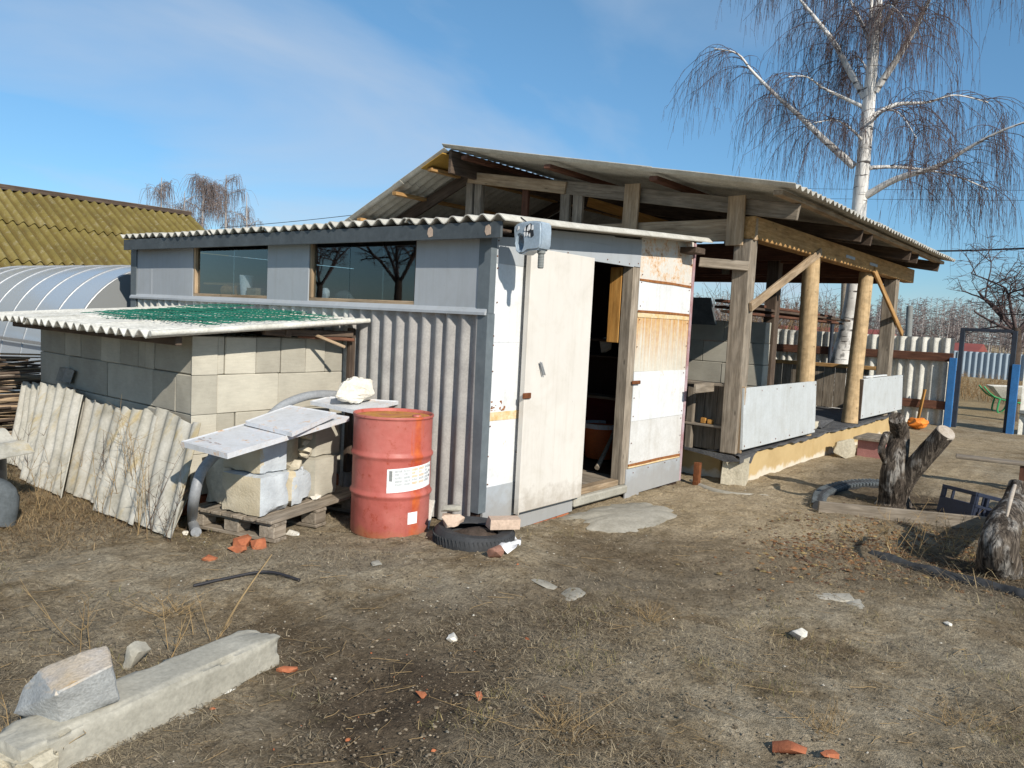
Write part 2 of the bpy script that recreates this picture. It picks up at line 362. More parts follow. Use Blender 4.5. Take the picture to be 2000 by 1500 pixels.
def rusty(name, base, rust_lo, rust_hi, streak=0.0, dirt=.25, rough=.45, scale=4, edge=None):
    t = NT(name); v = t.coord('pos'); a = t.noise(v, scale, 8, .7); f = t.noise(v, 45, 4)
    col = t.mix(t.ramp(a, [(.35, dirt), (.7, 0.0)]), base, tuple(x * .72 for x in (base[0], base[1] * .97, base[2] * .9)))
    col = t.mix(.3, col, t.mix(1.0, col, t.ramp(f, [(.35, .8), (.6, 1.08)]), 'MULTIPLY'))
    col = grime(t, col, v, .8)
    mixn = t.math('ADD', t.math('MULTIPLY', a, .55), t.math('MULTIPLY', t.noise(v, 26, 6, .75), .45))
    halo = t.ramp(mixn, [(max(rust_lo - .07, 0), 0.0), (rust_lo, .6), (rust_hi, .9)]); core = t.ramp(mixn, [(rust_lo, 0.0), (rust_hi, 1.0)])
    col = t.mix(halo, col, (.62, .33, .10)); col = t.mix(core, col, (.17, .055, .02))
    if streak:
        s = t.noise(t.coord('pos', (15, 15, .35)), 2.2, 6, .7); sx = t.n('SeparateXYZ'); t.set(sx.inputs[0], v); run = t.math('ADD', s, t.math('MULTIPLY', t.math('SUBTRACT', sx.outputs[2], 1.45), .22))
        k = t.math('MULTIPLY', t.ramp(run, [(.40, 0.0), (.52, .8), (.62, 1.0)]), t.ramp(t.math('MULTIPLY', t.math('SUBTRACT', sx.outputs[2], 1.12), 1.7), [(.0, .12), (.45, .55), (1.0, 1.0)])); col = t.mix(t.math('MULTIPLY', k, streak), col, t.ramp(t.noise(v, 20, 4), [(.35, (.47, .20, .03)), (.65, (.60, .36, .10))]))
    t.bump(mixn, .12, .004); return t.done(col, rough, .4)

M['slate_white'] = plain('slate_white', (.66, .65, .60), (.46, .45, .40), 5, .88, .2, .35, .004, fine=40)
M['slate_wall'] = plain('slate_wall', (.40, .385, .365), (.29, .28, .27), 6, .9, .2, .5, .003, fine=70)
M['slate_roof'] = plain('slate_roof', (.56, .54, .48), (.40, .38, .33), 5, .9, .2, .4, .004, fine=50)
M['slate_under'] = plain('slate_under', (.36, .345, .32), (.22, .21, .19), 3, .92, .15, .3, .004, fine=40)
def leaning_mat():
    t = NT('slate_leaning'); v = t.coord('pos'); a = t.noise(v, 4, 7, .65); f = t.noise(v, 55, 4)
    col = t.ramp(a, [(.3, (.31, .295, .245)), (.5, (.49, .47, .41)), (.7, (.60, .58, .525))])
    s = t.noise(t.coord('pos', (2, 5, 1.2)), 2.1, 4); col = t.mix(t.ramp(s, [(.54, 0.0), (.68, .6)]), col, (.46, .34, .13))
    col = t.mix(.4, col, t.mix(1.0, col, t.ramp(f, [(.35, .7), (.65, 1.1)]), 'MULTIPLY')); col = rnd_tint(t, col, .3)
    t.bump(t.math('ADD', a, t.math('MULTIPLY', f, .6)), .4, .004); return t.done(col, .92, .15)
M['slate_leaning'] = leaning_mat()
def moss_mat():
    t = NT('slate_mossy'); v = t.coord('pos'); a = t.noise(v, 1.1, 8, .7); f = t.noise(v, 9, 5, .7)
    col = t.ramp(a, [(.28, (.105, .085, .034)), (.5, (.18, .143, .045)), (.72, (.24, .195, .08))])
    col = t.mix(t.ramp(f, [(.54, 0.0), (.76, .7)]), col, (.34, .30, .22)); sx = t.n('SeparateXYZ'); t.set(sx.inputs[0], v); wv = t.math('COSINE', t.math('ADD', t.math('MULTIPLY', t.math('SUBTRACT', sx.outputs[0], 1.14), 2 * math.pi * 6 / 1.085), t.math('ADD', .3, t.math('MULTIPLY', t.math('SUBTRACT', a, .5), 2.5)))); col = t.mix(t.math('MULTIPLY', t.ramp(wv, [(0.0, .0), (.35, .0), (.8, 1.0)]) if False else t.ramp(t.math('MULTIPLY', wv, -1.0), [(.1, 0.0), (.8, 1.0)]), .75), col, (.105, .075, .025)); col = t.mix(t.ramp(t.noise(v, 3, 6), [(.58, 0.0), (.75, .8)]), col, (.16, .13, .04))  # wave troughs darkened in the colour, standing in for corrugation shading
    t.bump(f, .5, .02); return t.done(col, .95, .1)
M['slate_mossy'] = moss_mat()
def block_mat(name, c, c2, tint=.2):
    t = NT(name); v = t.coord('pos'); a = t.noise(v, 3.0, 7, .65); f = t.noise(v, 85, 4); s = t.noise(t.coord('pos', (6, 6, 40)), 2, 3)
    col = t.ramp(a, [(.3, c2), (.66, c)]); col = t.mix(.3, col, t.mix(1.0, col, t.ramp(s, [(.3, .75), (.7, 1.1)]), 'MULTIPLY'))
    col = t.mix(t.ramp(t.noise(v, 140, 2), [(.66, 0.0), (.74, .5)]), col, tuple(x * .45 for x in c2)); col = rnd_tint(t, col, tint)
    t.bump(t.math('ADD', f, t.math('MULTIPLY', a, .5)), .35, .004); return t.done(col, .93, .15)
M['block'] = block_mat('aerated_block', (.53, .50, .42), (.40, .375, .315), .3)
def block_painted():
    t = NT('block_painted'); v = t.coord('pos'); a = t.noise(v, 7.0, 7, .7); f = t.noise(v, 60, 4); nn = t.n('SeparateXYZ'); t.set(nn.inputs[0], t.n('TexCoord').outputs['Normal'])
    paint = t.ramp(a, [(.3, (.40, .43, .46)), (.7, (.56, .60, .63))]); raw = t.ramp(t.noise(v, 4, 6), [(.3, (.42, .36, .25)), (.7, (.60, .54, .42))])
    k = t.math('ADD', t.math('MULTIPLY', nn.outputs[0], -.9), t.math('MULTIPLY', t.math('SUBTRACT', t.noise(v, 9, 6, .7), .5), 1.6)); col = t.mix(t.ramp(k, [(.28, 0.0), (.36, 1.0)]), paint, raw)
    t.bump(t.math('ADD', f, a), .6, .008); return t.done(col, .92, .15)
M['block_painted'] = block_painted()
M['block_raw'] = plain('block_broken', (.60, .55, .44), (.46, .41, .31), 7, .93, .15, .6, .008, fine=35)
M['grey_sheet'] = plain('grey_painted_sheet', (.375, .40, .425), (.345, .37, .395), 1.4, .5, .3, .02, .002, fine=9, fa=.06, dirty=.6)
M['dark_trim'] = plain('dark_zinc_trim', (.085, .098, .106), (.055, .064, .07), 7, .5, .4, .15, .004, fine=40)
M['zinc'] = plain('zinc_trim', (.145, .17, .185), (.10, .12, .135), 5, .45, .45, .1, .003, fine=30, fa=.15)
M['white_sheet'] = rusty('white_enamel_sheet', (.69, .71, .73), .66, .73, dirt=.25)
M['white_sheet_rust'] = rusty('white_enamel_rusty', (.68, .66, .62), .565, .64, dirt=.5, scale=6)
M['white_sheet_streak'] = rusty('white_enamel_streaked', (.64, .62, .55), .68, .74, streak=.95, dirt=.4)
M['dull_sheet'] = rusty('dull_enamel_sheet', (.66, .66, .655), .70, .76, dirt=.6)
M['tin'] = rusty('white_tin_panel', (.66, .68, .72), .615, .69, dirt=.5, scale=5)
M['white_board'] = rusty('white_painted_board', (.52, .55, .565), .68, .74, dirt=.5)
M['rust'] = plain('rust', (.20, .075, .03), (.10, .035, .015), 20, .9, .2, .4, .004)
M['rust_seam'] = plain('rust_seam', (.17, .06, .025), (.34, .15, .05), 30, .9, .2, .4, .004)
M['cream_seam'] = plain('cream_seam', (.72, .60, .42), (.60, .40, .16), 18, .7, .3, .1)
M['door'] = plain('cream_door_paint', (.63, .60, .555), (.605, .575, .53), 1.6, .55, .3, .02, .002, fine=7, fa=.05, dirty=.75)
M['wood_grey'] = wood('weathered_grey_wood', (.40, .345, .28), (.25, .208, .16))
M['wood_pale'] = wood('pale_sawn_wood', (.52, .405, .285), (.37, .265, .165))
M['wood_warm'] = wood('warm_sawn_wood', (.55, .345, .155), (.40, .225, .085), tint=.2)
M['wood_dark'] = wood('dark_old_wood', (.155, .115, .085), (.09, .065, .05))
M['wood_brown'] = wood('brown_stained_wood', (.21, .095, .055), (.13, .06, .04))
M['wood_orange'] = wood('varnished_orange_wood', (.60, .33, .10), (.47, .23, .06), .7, .6)
M['log'] = wood('peeled_log', (.58, .43, .255), (.47, .33, .18), .55, .8, .1, (14, 14, .7))
M['plywood'] = plain('orange_plywood', (.47, .29, .065), (.35, .20, .045), 3, .8, .2, .1)
M['tan_plinth'] = None
def plinth_mat():
    t = NT('tan_cement_plinth'); v = t.coord('pos'); z = t.n('SeparateXYZ'); t.set(z.inputs[0], t.n('NewGeometry').outputs['Position'])
    a = t.noise(v, 2.2, 7, .65); f = t.noise(v, 50, 4); col = t.ramp(a, [(.3, (.40, .285, .135)), (.7, (.52, .385, .20))])
    salt = t.math('SUBTRACT', t.math('MULTIPLY', t.noise(v, 5, 5), .24), t.math('ADD', z.outputs[2], .115)); col = t.mix(t.ramp(salt, [(0.0, 0.0), (.05, .85)]), col, (.62, .57, .48))
    t.bump(t.math('ADD', a, f), .3, .005); return t.done(col, .93, .15)
M['tan_plinth'] = plinth_mat()
M['concrete'] = plain('old_concrete', (.42, .40, .34), (.29, .275, .23), 5, .93, .2, .6, .006, fine=55)
M['concrete_pale'] = plain('pale_concrete', (.56, .51, .40), (.40, .36, .27), 9, .95, .15, .9, .012, fine=40)
M['slab'] = plain('thin_cement_slab', (.40, .375, .32), (.26, .24, .195), 3, .93, .2, .5, .006, fine=45)
M['granite'] = None
def granite():
    t = NT('split_granite'); v = t.coord('pos'); a = t.noise(v, 6, 7, .65); f = t.noise(v, 90, 3); g = t.n('SeparateXYZ'); t.set(g.inputs[0], t.n('NewGeometry').outputs['Normal'])
    col = t.ramp(a, [(.3, (.30, .31, .31)), (.7, (.46, .47, .465))]); warm = t.ramp(t.noise(v, 7, 5), [(.35, (.47, .42, .37)), (.6, (.50, .40, .28)), (.72, (.52, .33, .13))])
    col = t.mix(t.ramp(g.outputs[2], [(.45, 0.0), (.75, .9)]), col, warm); col = t.mix(.4, col, t.mix(1.0, col, t.ramp(f, [(.35, .55), (.65, 1.3)]), 'MULTIPLY'))
    t.bump(t.math('ADD', a, f), .6, .006); return t.done(col, .85, .25)
M['granite'] = granite()
M['brick'] = plain('red_brick', (.42, .155, .075), (.30, .095, .05), 12, .92, .15, .5, .006)
M['brick_pale'] = plain('pale_brick', (.55, .42, .33), (.46, .35, .27), 9, .92, .15, .4, .005)
M['white_stone'] = plain('white_lime_stone', (.76, .73, .66), (.60, .56, .48), 14, .92, .2, .5, .006)
M['felt'] = plain('roofing_felt', (.105, .105, .105), (.055, .055, .06), 7, .8, .3, .6, .015)
M['rubber'] = plain('old_rubber', (.045, .047, .05), (.025, .026, .028), 9, .75, .35, .3, .004)
M['rubber_grey'] = plain('weathered_rubber', (.115, .13, .14), (.065, .075, .08), 8, .8, .3, .4, .005)
M['hose'] = plain('grey_plastic_hose', (.30, .315, .33), (.23, .24, .255), 6, .5, .4, .05)
M['plastic_grey'] = plain('blue_grey_plastic', (.33, .40, .47), (.27, .335, .40), 7, .32, .5, .04, .002)
M['black_plastic'] = plain('black_plastic', (.025, .027, .032), (.015, .016, .02), 6, .45, .5, .1)
M['crate'] = plain('navy_plastic', (.022, .03, .055), (.014, .019, .036), 6, .5, .4, .1)
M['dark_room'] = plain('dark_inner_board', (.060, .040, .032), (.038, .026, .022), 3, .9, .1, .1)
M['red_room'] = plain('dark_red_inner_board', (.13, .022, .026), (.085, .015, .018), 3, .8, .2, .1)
M['orange_plastic'] = plain('orange_plastic', (.62, .15, .035), (.5, .11, .03), 6, .5, .4, .05)
M['net_orange'] = plain('orange_net', (.85, .27, .04), (.7, .2, .03), 12, .6, .3, .3)
M['red_pink'] = plain('faded_red_paint', (.40, .19, .17), (.31, .14, .125), 9, .85, .2, .2)
M['lilac'] = plain('lilac_paint', (.45, .37, .40), (.30, .15, .15), 5, .8, .2, .2)
M['blue'] = plain('blue_gate_paint', (.035, .17, .42), (.03, .13, .33), 6, .45, .4, .05)
M['navy'] = plain('dark_blue_steel', (.03, .04, .06), (.02, .025, .035), 6, .5, .4, .05)
M['green'] = plain('green_paint', (.035, .33, .12), (.03, .24, .09), 6, .5, .4, .05)
M['mesh_green'] = plain('green_mesh_plastic', (.012, .16, .11), (.008, .11, .075), 10, .55, .4, .0)
M['far_fence'] = plain('blue_grey_profiled_sheet', (.30, .37, .43), (.25, .31, .37), 1, .5, .3, .0)
M['far_roof'] = plain('dull_red_roof', (.26, .075, .06), (.2, .06, .05), 1, .7, .2, .0)
M['far_wall'] = plain('far_wall_plaster', (.42, .34, .24), (.34, .27, .19), .6, .9, .1, .0)
M['steel'] = plain('galvanised_steel', (.38, .39, .40), (.30, .31, .32), 20, .45, .5, .05, metal=.4)
M['paper'] = plain('white_paper', (.82, .82, .82), (.74, .74, .74), 8, .9, .1, .1)
M['post_grey'] = plain('grey_post', (.24, .255, .25), (.17, .18, .175), 6, .7, .3, .1)
M['wire'] = plain('black_wire', (.03, .03, .035), (.02, .02, .025), 3, .6, .3, .0)
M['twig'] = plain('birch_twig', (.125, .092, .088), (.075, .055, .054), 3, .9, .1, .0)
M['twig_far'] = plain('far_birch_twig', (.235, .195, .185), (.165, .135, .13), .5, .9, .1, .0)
M['twig_brown'] = plain('brown_twig', (.15, .095, .06), (.085, .055, .038), 2, .9, .1, .0)
M['reed'] = plain('dry_thicket', (.34, .235, .12), (.20, .13, .07), 1.5, .9, .1, .0)
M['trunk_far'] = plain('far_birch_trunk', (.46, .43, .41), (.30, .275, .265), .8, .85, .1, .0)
M['bark_dark'] = plain('dark_bark', (.10, .075, .06), (.05, .038, .03), 10, .92, .15, .6, .02)
M['straw'] = plain('straw_stem', (.40, .285, .145), (.27, .185, .095), 4, .9, .1, .0)
def stump_mat():
    t = NT('weathered_stump_bark'); v = t.coord('pos', (1, 1, .16)); a = t.noise(v, 30, 6, .65, .8); b = t.noise(t.coord('pos', (1, 1, .6)), 5.5, 5); z = t.n('SeparateXYZ'); t.set(z.inputs[0], t.n('NewGeometry').outputs['Position'])
    col = t.ramp(a, [(.34, (.018, .015, .012)), (.5, (.075, .060, .048)), (.66, (.20, .165, .13))]); col = t.mix(t.ramp(b, [(.52, 0.0), (.6, .8)]), col, t.ramp(a, [(.38, (.04, .034, .03)), (.58, (.40, .375, .34))]))
    t.bump(a, 1.0, .035); return t.done(col, .93, .15)
M['stump'] = stump_mat()
M['cut_wood'] = plain('sawn_cut_face', (.47, .42, .36), (.31, .25, .19), 9, .85, .2, .3)
def bark_birch():
    t = NT('birch_bark'); v = t.coord('pos', (1, 1, 5.5)); a = t.noise(v, 2.4, 5, .6, .3); z = t.n('SeparateXYZ'); t.set(z.inputs[0], t.n('NewGeometry').outputs['Position'])
    rough_low = t.ramp(t.math('MULTIPLY', z.outputs[2], .25), [(.15, 1.0), (.62, 0.0)]); c = t.noise(t.coord('pos', (1, 1, .6)), 6, 6, .7)
    col = t.mix(t.ramp(a, [(.585, 0.0), (.63, .95)]), t.ramp(t.noise(t.coord('pos'), 5, 4), [(.3, (.56, .54, .51)), (.7, (.72, .71, .69))]), (.05, .042, .04))
    k = t.math('MULTIPLY', t.ramp(c, [(.49, 0.0), (.56, 1.0)]), rough_low); col = t.mix(k, col, (.035, .03, .028))
    t.bump(c, .3, .02); return t.done(col, .75, .2)
M['birch'] = bark_birch()
def glass_mat():
    m = bpy.data.materials.new('window_glass'); m.use_nodes = True; t = m.node_tree; t.nodes.clear(); o = t.nodes.new('ShaderNodeOutputMaterial')
    tr = t.nodes.new('ShaderNodeBsdfTransparent'); tr.inputs[0].default_value = (.75, .8, .82, 1); gl = t.nodes.new('ShaderNodeBsdfGlossy'); gl.inputs['Roughness'].default_value = .015
    fr = t.nodes.new('ShaderNodeFresnel'); fr.inputs['IOR'].default_value = 1.5; nz = t.nodes.new('ShaderNodeTexNoise'); nz.inputs['Scale'].default_value = 1.6; bp = t.nodes.new('ShaderNodeBump'); bp.inputs['Strength'].default_value = .0; bp.inputs['Distance'].default_value = .05
    t.links.new(nz.outputs['Fac'], bp.inputs['Height']); pass
    ml = t.nodes.new('ShaderNodeMath'); ml.operation = 'MULTIPLY'; ml.inputs[1].default_value = 2.6; t.links.new(fr.outputs[0], ml.inputs[0])
    ge = t.nodes.new('ShaderNodeNewGeometry'); inv = t.nodes.new('ShaderNodeMath'); inv.operation = 'SUBTRACT'; inv.inputs[0].default_value = 1.0; t.links.new(ge.outputs['Backfacing'], inv.inputs[1]); m3 = t.nodes.new('ShaderNodeMath'); m3.operation = 'MULTIPLY'; t.links.new(ml.outputs[0], m3.inputs[0]); t.links.new(inv.outputs[0], m3.inputs[1])
    mx = t.nodes.new('ShaderNodeMixShader'); t.links.new(m3.outputs[0], mx.inputs[0]); t.links.new(tr.outputs[0], mx.inputs[1]); t.links.new(gl.outputs[0], mx.inputs[2]); t.links.new(mx.outputs[0], o.inputs[0]); return m
M['glass'] = glass_mat()
def poly_mat(name, col, a):
    m = bpy.data.materials.new(name); m.use_nodes = True; t = m.node_tree; t.nodes.clear(); o = t.nodes.new('ShaderNodeOutputMaterial')
    b = t.nodes.new('ShaderNodeBsdfPrincipled'); b.inputs['Base Color'].default_value = col + (1,); b.inputs['Roughness'].default_value = .16; b.inputs['Specular IOR Level'].default_value = .9
    tl = t.nodes.new('ShaderNodeBsdfTranslucent'); tl.inputs[0].default_value = (.5, .55, .6, 1); tr = t.nodes.new('ShaderNodeBsdfTransparent'); tr.inputs[0].default_value = (.6, .65, .68, 1)
    m1 = t.nodes.new('ShaderNodeMixShader'); m1.inputs[0].default_value = a; m2 = t.nodes.new('ShaderNodeMixShader'); m2.inputs[0].default_value = .4
    t.links.new(tr.outputs[0], m2.inputs[1]); t.links.new(tl.outputs[0], m2.inputs[2]); t.links.new(m2.outputs[0], m1.inputs[1]); t.links.new(b.outputs[0], m1.inputs[2]); t.links.new(m1.outputs[0], o.inputs[0]); return m
M['poly'] = poly_mat('polycarbonate', (.50, .56, .62), .72)
M['poly_end'] = poly_mat('polycarbonate_end', (.30, .31, .31), .7)
def tint_mat(name, rough=.9, trans=0.0):
    t = NT(name); a = t.n('Attribute'); a.attribute_name = 'tint'; return t.done(a.outputs['Color'], rough, .12)
M['tint'] = tint_mat('dry_matter'); M['tint_stone'] = tint_mat('small_stones', .93)
def ground_mat():
    t = NT('bare_soil'); v = t.coord('pos'); big = t.noise(v, 1.1, 8, .62); mid = t.noise(v, 5.5, 8, .7); fine = t.noise(v, 34, 6, .72); grit = t.noise(v, 130, 3, .6)
    at_ = t.n('Attribute'); at_.attribute_name = 'tint'; s = t.n('SeparateColor'); t.set(s.inputs[0], at_.outputs['Color'])
    col = t.ramp(mid, [(.26, (.105, .079, .047)), (.44, (.225, .175, .11)), (.58, (.32, .262, .178)), (.76, (.40, .34, .245))])
    col = t.mix(t.ramp(big, [(.46, 0.0), (.62, .6)]), col, (.34, .298, .225)); col = t.mix(t.ramp(big, [(.36, .75), (.47, 0.0)]), col, (.14, .10, .058))
    tan = t.ramp(mid, [(.3, (.28, .215, .13)), (.7, (.46, .37, .25))]); col = t.mix(s.outputs[0], col, tan)
    dark = t.ramp(mid, [(.3, (.05, .037, .025)), (.7, (.145, .11, .074))]); col = t.mix(s.outputs[1], col, dark)
    straw = t.ramp(mid, [(.3, (.22, .16, .085)), (.7, (.42, .315, .175))]); col = t.mix(s.outputs[2], col, straw)
    col = t.mix(.8, col, t.mix(1.0, col, t.ramp(fine, [(.3, .35), (.5, .95), (.72, 1.5)]), 'MULTIPLY')); col = t.mix(.5, col, t.mix(1.0, col, t.ramp(grit, [(.3, .5), (.7, 1.4)]), 'MULTIPLY'))
    t.bump(t.math('ADD', t.math('MULTIPLY', mid, 1.0), t.math('ADD', fine, t.math('MULTIPLY', grit, .4))), .9, .022); return t.done(col, .96, .1)
M['ground'] = ground_mat()

# ------------------------------------------------------------------ the ground
def axis_steps(lo, hi, step, far):
    a = list(np.arange(lo, hi, step)); s = step; p = a[-1]
    while p < far: s *= 1.16; p += s; a.append(p)
    s = step; p = lo; b = []
    while p > -far: s *= 1.16; p -= s; b.append(p)
    return np.array(b[::-1] + a)
gx = axis_steps(.3, 9.5, .028, 700); gy = axis_steps(-.6, 6.6, .028, 700)
GX, GY = np.meshgrid(gx, gy); near = 1 - sstep(7, 13, np.hypot(GX - 3, GY - 3))
tan_w = sstep(4.6, 6.2, GX - .35 * (GY - 3.2)) * (1 - sstep(3.7, 4.3, GY)) * sstep(.6, 2.0, GY + vnoise(GX, GY)) * (1 - sstep(17, 20, GX))
tan_w = np.clip(tan_w * (.75 + .9 * vnoise(GX * .9 + 5, GY * .9)), 0, 1)
dark_w = np.clip(np.exp(-(((GX - 2.0) / .75) ** 2 + ((GY - 2.1) / .6) ** 2)) * .8 + 1.7 * np.exp(-(((GX - 8.5) / .75) ** 2 + ((GY - 1.6) / .5) ** 2)) + 1.5 * np.exp(-(((GX - 6.9) / .9) ** 2 + ((GY - .5) / .6) ** 2)) + \
    .5 * sstep(.12, .3, vnoise(GX * .8 + 31, GY * .8 + 7)) * near, 0, 1)
straw_w = np.clip(sstep(18, 21, GX) + sstep(9, 12, GY) * (1 - sstep(7, 16, GX - GY)) + .8 * sstep(5.2, 6.4, GY) * (1 - sstep(2.4, 2.9, GX)), 0, 1) * .9
tone_z = gz(GX, GY) + near * (.020 * vnoise(GX * 7, GY * 7) + .014 * vnoise(GX * 17 + 3, GY * 17) + .007 * vnoise(GX * 43, GY * 43 + 5))
for (hx, hy, hr, hd) in ((2.55, 2.0, .16, .035), (3.05, 1.55, .22, .03), (1.75, 1.95, .2, .03), (3.4, 2.4, .25, .02), (2.2, 2.45, .18, .03), (4.1, 1.2, .25, .025)):
    tone_z -= hd * np.exp(-((GX - hx) ** 2 + (GY - hy) ** 2) / hr ** 2)
ii = np.arange(GX.size).reshape(GX.shape)
gf = np.stack([ii[:-1, :-1].ravel(), ii[:-1, 1:].ravel(), ii[1:, 1:].ravel(), ii[1:, :-1].ravel()], 1)
ground = from_np('ground', np.stack([GX.ravel(), GY.ravel(), tone_z.ravel()], 1), gf, M['ground'], None, True)
tag(ground, 'bare brown soil yard with gravel and matted dead grass', 'ground', kind='structure')
col_attr(ground, np.stack([tan_w.ravel(), dark_w.ravel(), straw_w.ravel()], 1))

# ------------------------------------------------------------------ the hut
HX, HY, HR, HB = 4.42, 3.80, 7.75, 9.33            # long wall, front wall, right end, back end
hut = thing('garden_hut', 'grey and white sheet-clad hut with wavy roof, long windows and open door', 'hut', (HX, HY, -.07))
def rz_(x): return 2.312 + .058 * (x - 4.26)
box('floor', (HX + .1, HY + .07, .02), (HR - .1, HB - .1, .075), M['wood_dark'], hut)
for k in range(9):
    x0 = 5.72 + k * .105; box('floor_board', (x0, HY + .10, .077), (x0 + .098, 5.6, .102), M['wood_grey'], hut, .003)
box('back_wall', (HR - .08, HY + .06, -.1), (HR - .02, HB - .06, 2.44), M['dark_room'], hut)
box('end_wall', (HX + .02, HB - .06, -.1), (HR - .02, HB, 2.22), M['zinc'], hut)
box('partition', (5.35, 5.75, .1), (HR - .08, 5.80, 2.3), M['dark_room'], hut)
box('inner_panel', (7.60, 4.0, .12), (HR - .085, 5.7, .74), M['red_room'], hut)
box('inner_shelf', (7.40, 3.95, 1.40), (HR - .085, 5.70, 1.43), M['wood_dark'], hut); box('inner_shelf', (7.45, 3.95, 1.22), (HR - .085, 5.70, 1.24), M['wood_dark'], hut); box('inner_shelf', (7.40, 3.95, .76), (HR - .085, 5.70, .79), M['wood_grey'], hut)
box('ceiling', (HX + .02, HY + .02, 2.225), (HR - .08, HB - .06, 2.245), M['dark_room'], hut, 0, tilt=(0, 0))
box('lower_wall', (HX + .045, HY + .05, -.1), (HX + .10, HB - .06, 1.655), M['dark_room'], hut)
# corrugated cladding of the long wall, one sheet after the other
ys = [3.87, 4.235, 5.36, 6.48, 7.60, 8.72, 9.31]
for k in range(6):
    w = (ys[k + 1] - ys[k] + .03) / .15; off = .004 * (k % 2)
    corr('corrugated_sheet', (HX + .004 + off, ys[k + 1] + .03, .0), (HX + .004 + off, ys[k], .0), (HX + .012 + off, ys[k + 1] + .03, 1.66), (HX + .012 + off, ys[k], 1.66), w, .024, M['slate_wall'] if k < 2 else M['slate_white'], hut, .007, 5, random.random() * 6, sag=.006, seed=k)
# grey panels, windows and ledge above it
for (y0, y1, dz) in ((8.86, 9.32, -.02), (7.965, 8.855, 0), (5.955, 6.605, 0), (3.84, 4.575, 0)):
    box('grey_panel', (HX - .004, y0, 1.655), (HX + .012, y1, 2.225 + dz), M['grey_sheet'], hut, .002, jit=.003)
box('panel_batten', (HX - .0, 9.2, 2.18), (HX + .02, 9.33, 2.26), M['wood_dark'], hut)
def window(y0, y1, bars):
    w = box('window_frame', (HX + .0, y0 - .005, 1.66), (HX + .06, y1 + .005, 1.70), M['wood_pale'], hut)
    box('window_rail', (HX + .005, y0 + .0, 2.185), (HX + .06, y1, 2.225), M['wood_dark'], w)
    box('window_jamb', (HX - .002, y1 - .035, 1.70), (HX + .05, y1, 2.185), M['wood_pale'], w); box('window_jamb', (HX + .02, y0, 1.70), (HX + .05, y0 + .03, 2.185), M['wood_dark'], w)
    e = [y0 + .02] + bars + [y1 - .03]
    for k in range(len(e) - 1):
        box('pane', (HX + .022 + .005 * (k % 2), e[k] + .001, 1.70), (HX + .026 + .005 * (k % 2), e[k + 1] + .012, 2.187), M['glass'], w, 0)
window(6.61, 7.96, [7.22]); window(4.58, 5.95, [4.98, 5.42])
box('window_crossbar', (HX + .09, 7.20, 1.80), (HX + .115, 7.92, 1.825), M['wood_warm'], hut)
prism('ledge', [(HX - .035, 1.615), (HX - .035, 1.635), (HX - .002, 1.672), (HX + .02, 1.672), (HX + .02, 1.615)], 1, 3.80, 9.33, M['grey_sheet'], hut)
# roof and fascia
ys = [3.55, 4.52, 5.48, 6.44, 7.40, 8.36, 9.27]
for k in range(6):
    y0, y1 = ys[k], ys[k + 1] + .04; z0 = rz_(4.26) + .006 * (k % 2) + random.uniform(-.006, .006); z1 = rz_(7.64) + .006 * (k % 2)
    corr('roof_sheet', (4.26 + random.uniform(-.02, .02), y0, z0), (4.26, y1, z0), (7.64, y0, z1), (7.64, y1, z1), (y1 - y0) / .15, .024, M['slate_roof'], hut, .008, 8, .4, sag=.012, seed=20 + k, jag0=.004)
fa = box('fascia', (4.29, 3.60, 2.165), (4.312, 9.28, 2.283), M['dark_trim'], hut, .003)
for y in (3.72, 4.30): prism('bare_patch', [(y + a, 2.222 + b) for a, b in ((-.028, -.03), (.012, -.038), (.03, -.01), (.022, .03), (-.004, .042), (-.026, .02))], 0, 4.287, 4.289, M['brick_pale'], fa)
box('soffit', (4.313, 3.62, 2.215), (HX + .02, 9.27, 2.235), M['wood_dark'], hut)
# corner trims
prism('corner_trim', [(HX - .014, HY - .012), (HX + .07, HY - .012), (HX + .07, HY - .004), (HX - .006, HY - .004), (HX - .006, HY + .085), (HX - .014, HY + .085)], 2, .12, 1.63, M['zinc'], hut)
prism('corner_trim', [(HX - .012, HY - .016), (HX + .055, HY - .016), (HX + .055, HY - .006), (HX - .004, HY - .006), (HX - .004, HY + .10), (HX - .012, HY + .10)], 2, 1.63, 2.20, M['zinc'], hut)
prism('corner_trim', [(HX - .008, HB - .12), (HX - .016, HB - .12), (HX - .016, HB + .01), (HX + .05, HB + .01), (HX + .05, HB + .004), (HX - .008, HB + .004)], 2, 1.4, 2.22, M['zinc'], hut)
# front wall: core, then each sheet
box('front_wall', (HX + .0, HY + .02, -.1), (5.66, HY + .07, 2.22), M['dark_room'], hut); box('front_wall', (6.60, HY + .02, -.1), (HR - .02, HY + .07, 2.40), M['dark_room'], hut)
prism('front_wall', [(5.70, 2.16), (6.60, 2.16), (6.60, 2.385), (5.70, 2.33)], 1, HY + .02, HY + .07, M['dark_room'], hut)
def fsheet(x0, x1, z0, z1, mat, name='metal_sheet', d=0.0, z1b=None):
    z1b = z1 if z1b is None else z1b
    return prism(name, [(x0, z0), (x1, z0 + random.uniform(-.004, .004)), (x1, z1b), (x0, z1)], 1, HY - .006 - d, HY + .014 - d * .5, mat, hut)
fsheet(4.46, 4.87, 2.005, 2.195, M['grey_sheet'], d=.004, z1b=2.23); fsheet(4.475, 4.87, 1.418, 2.012, M['white_sheet']); fsheet(4.475, 4.87, .885, 1.416, M['white_sheet_rust'] if False else M['white_sheet'])
fsheet(4.47, 4.87, .82, .884, M['cream_seam'], 'seam_strip', .003); fsheet(4.47, 4.86, .30, .818, M['white_sheet']); fsheet(4.46, 4.86, .04, .31, M['grey_sheet'], d=.004)
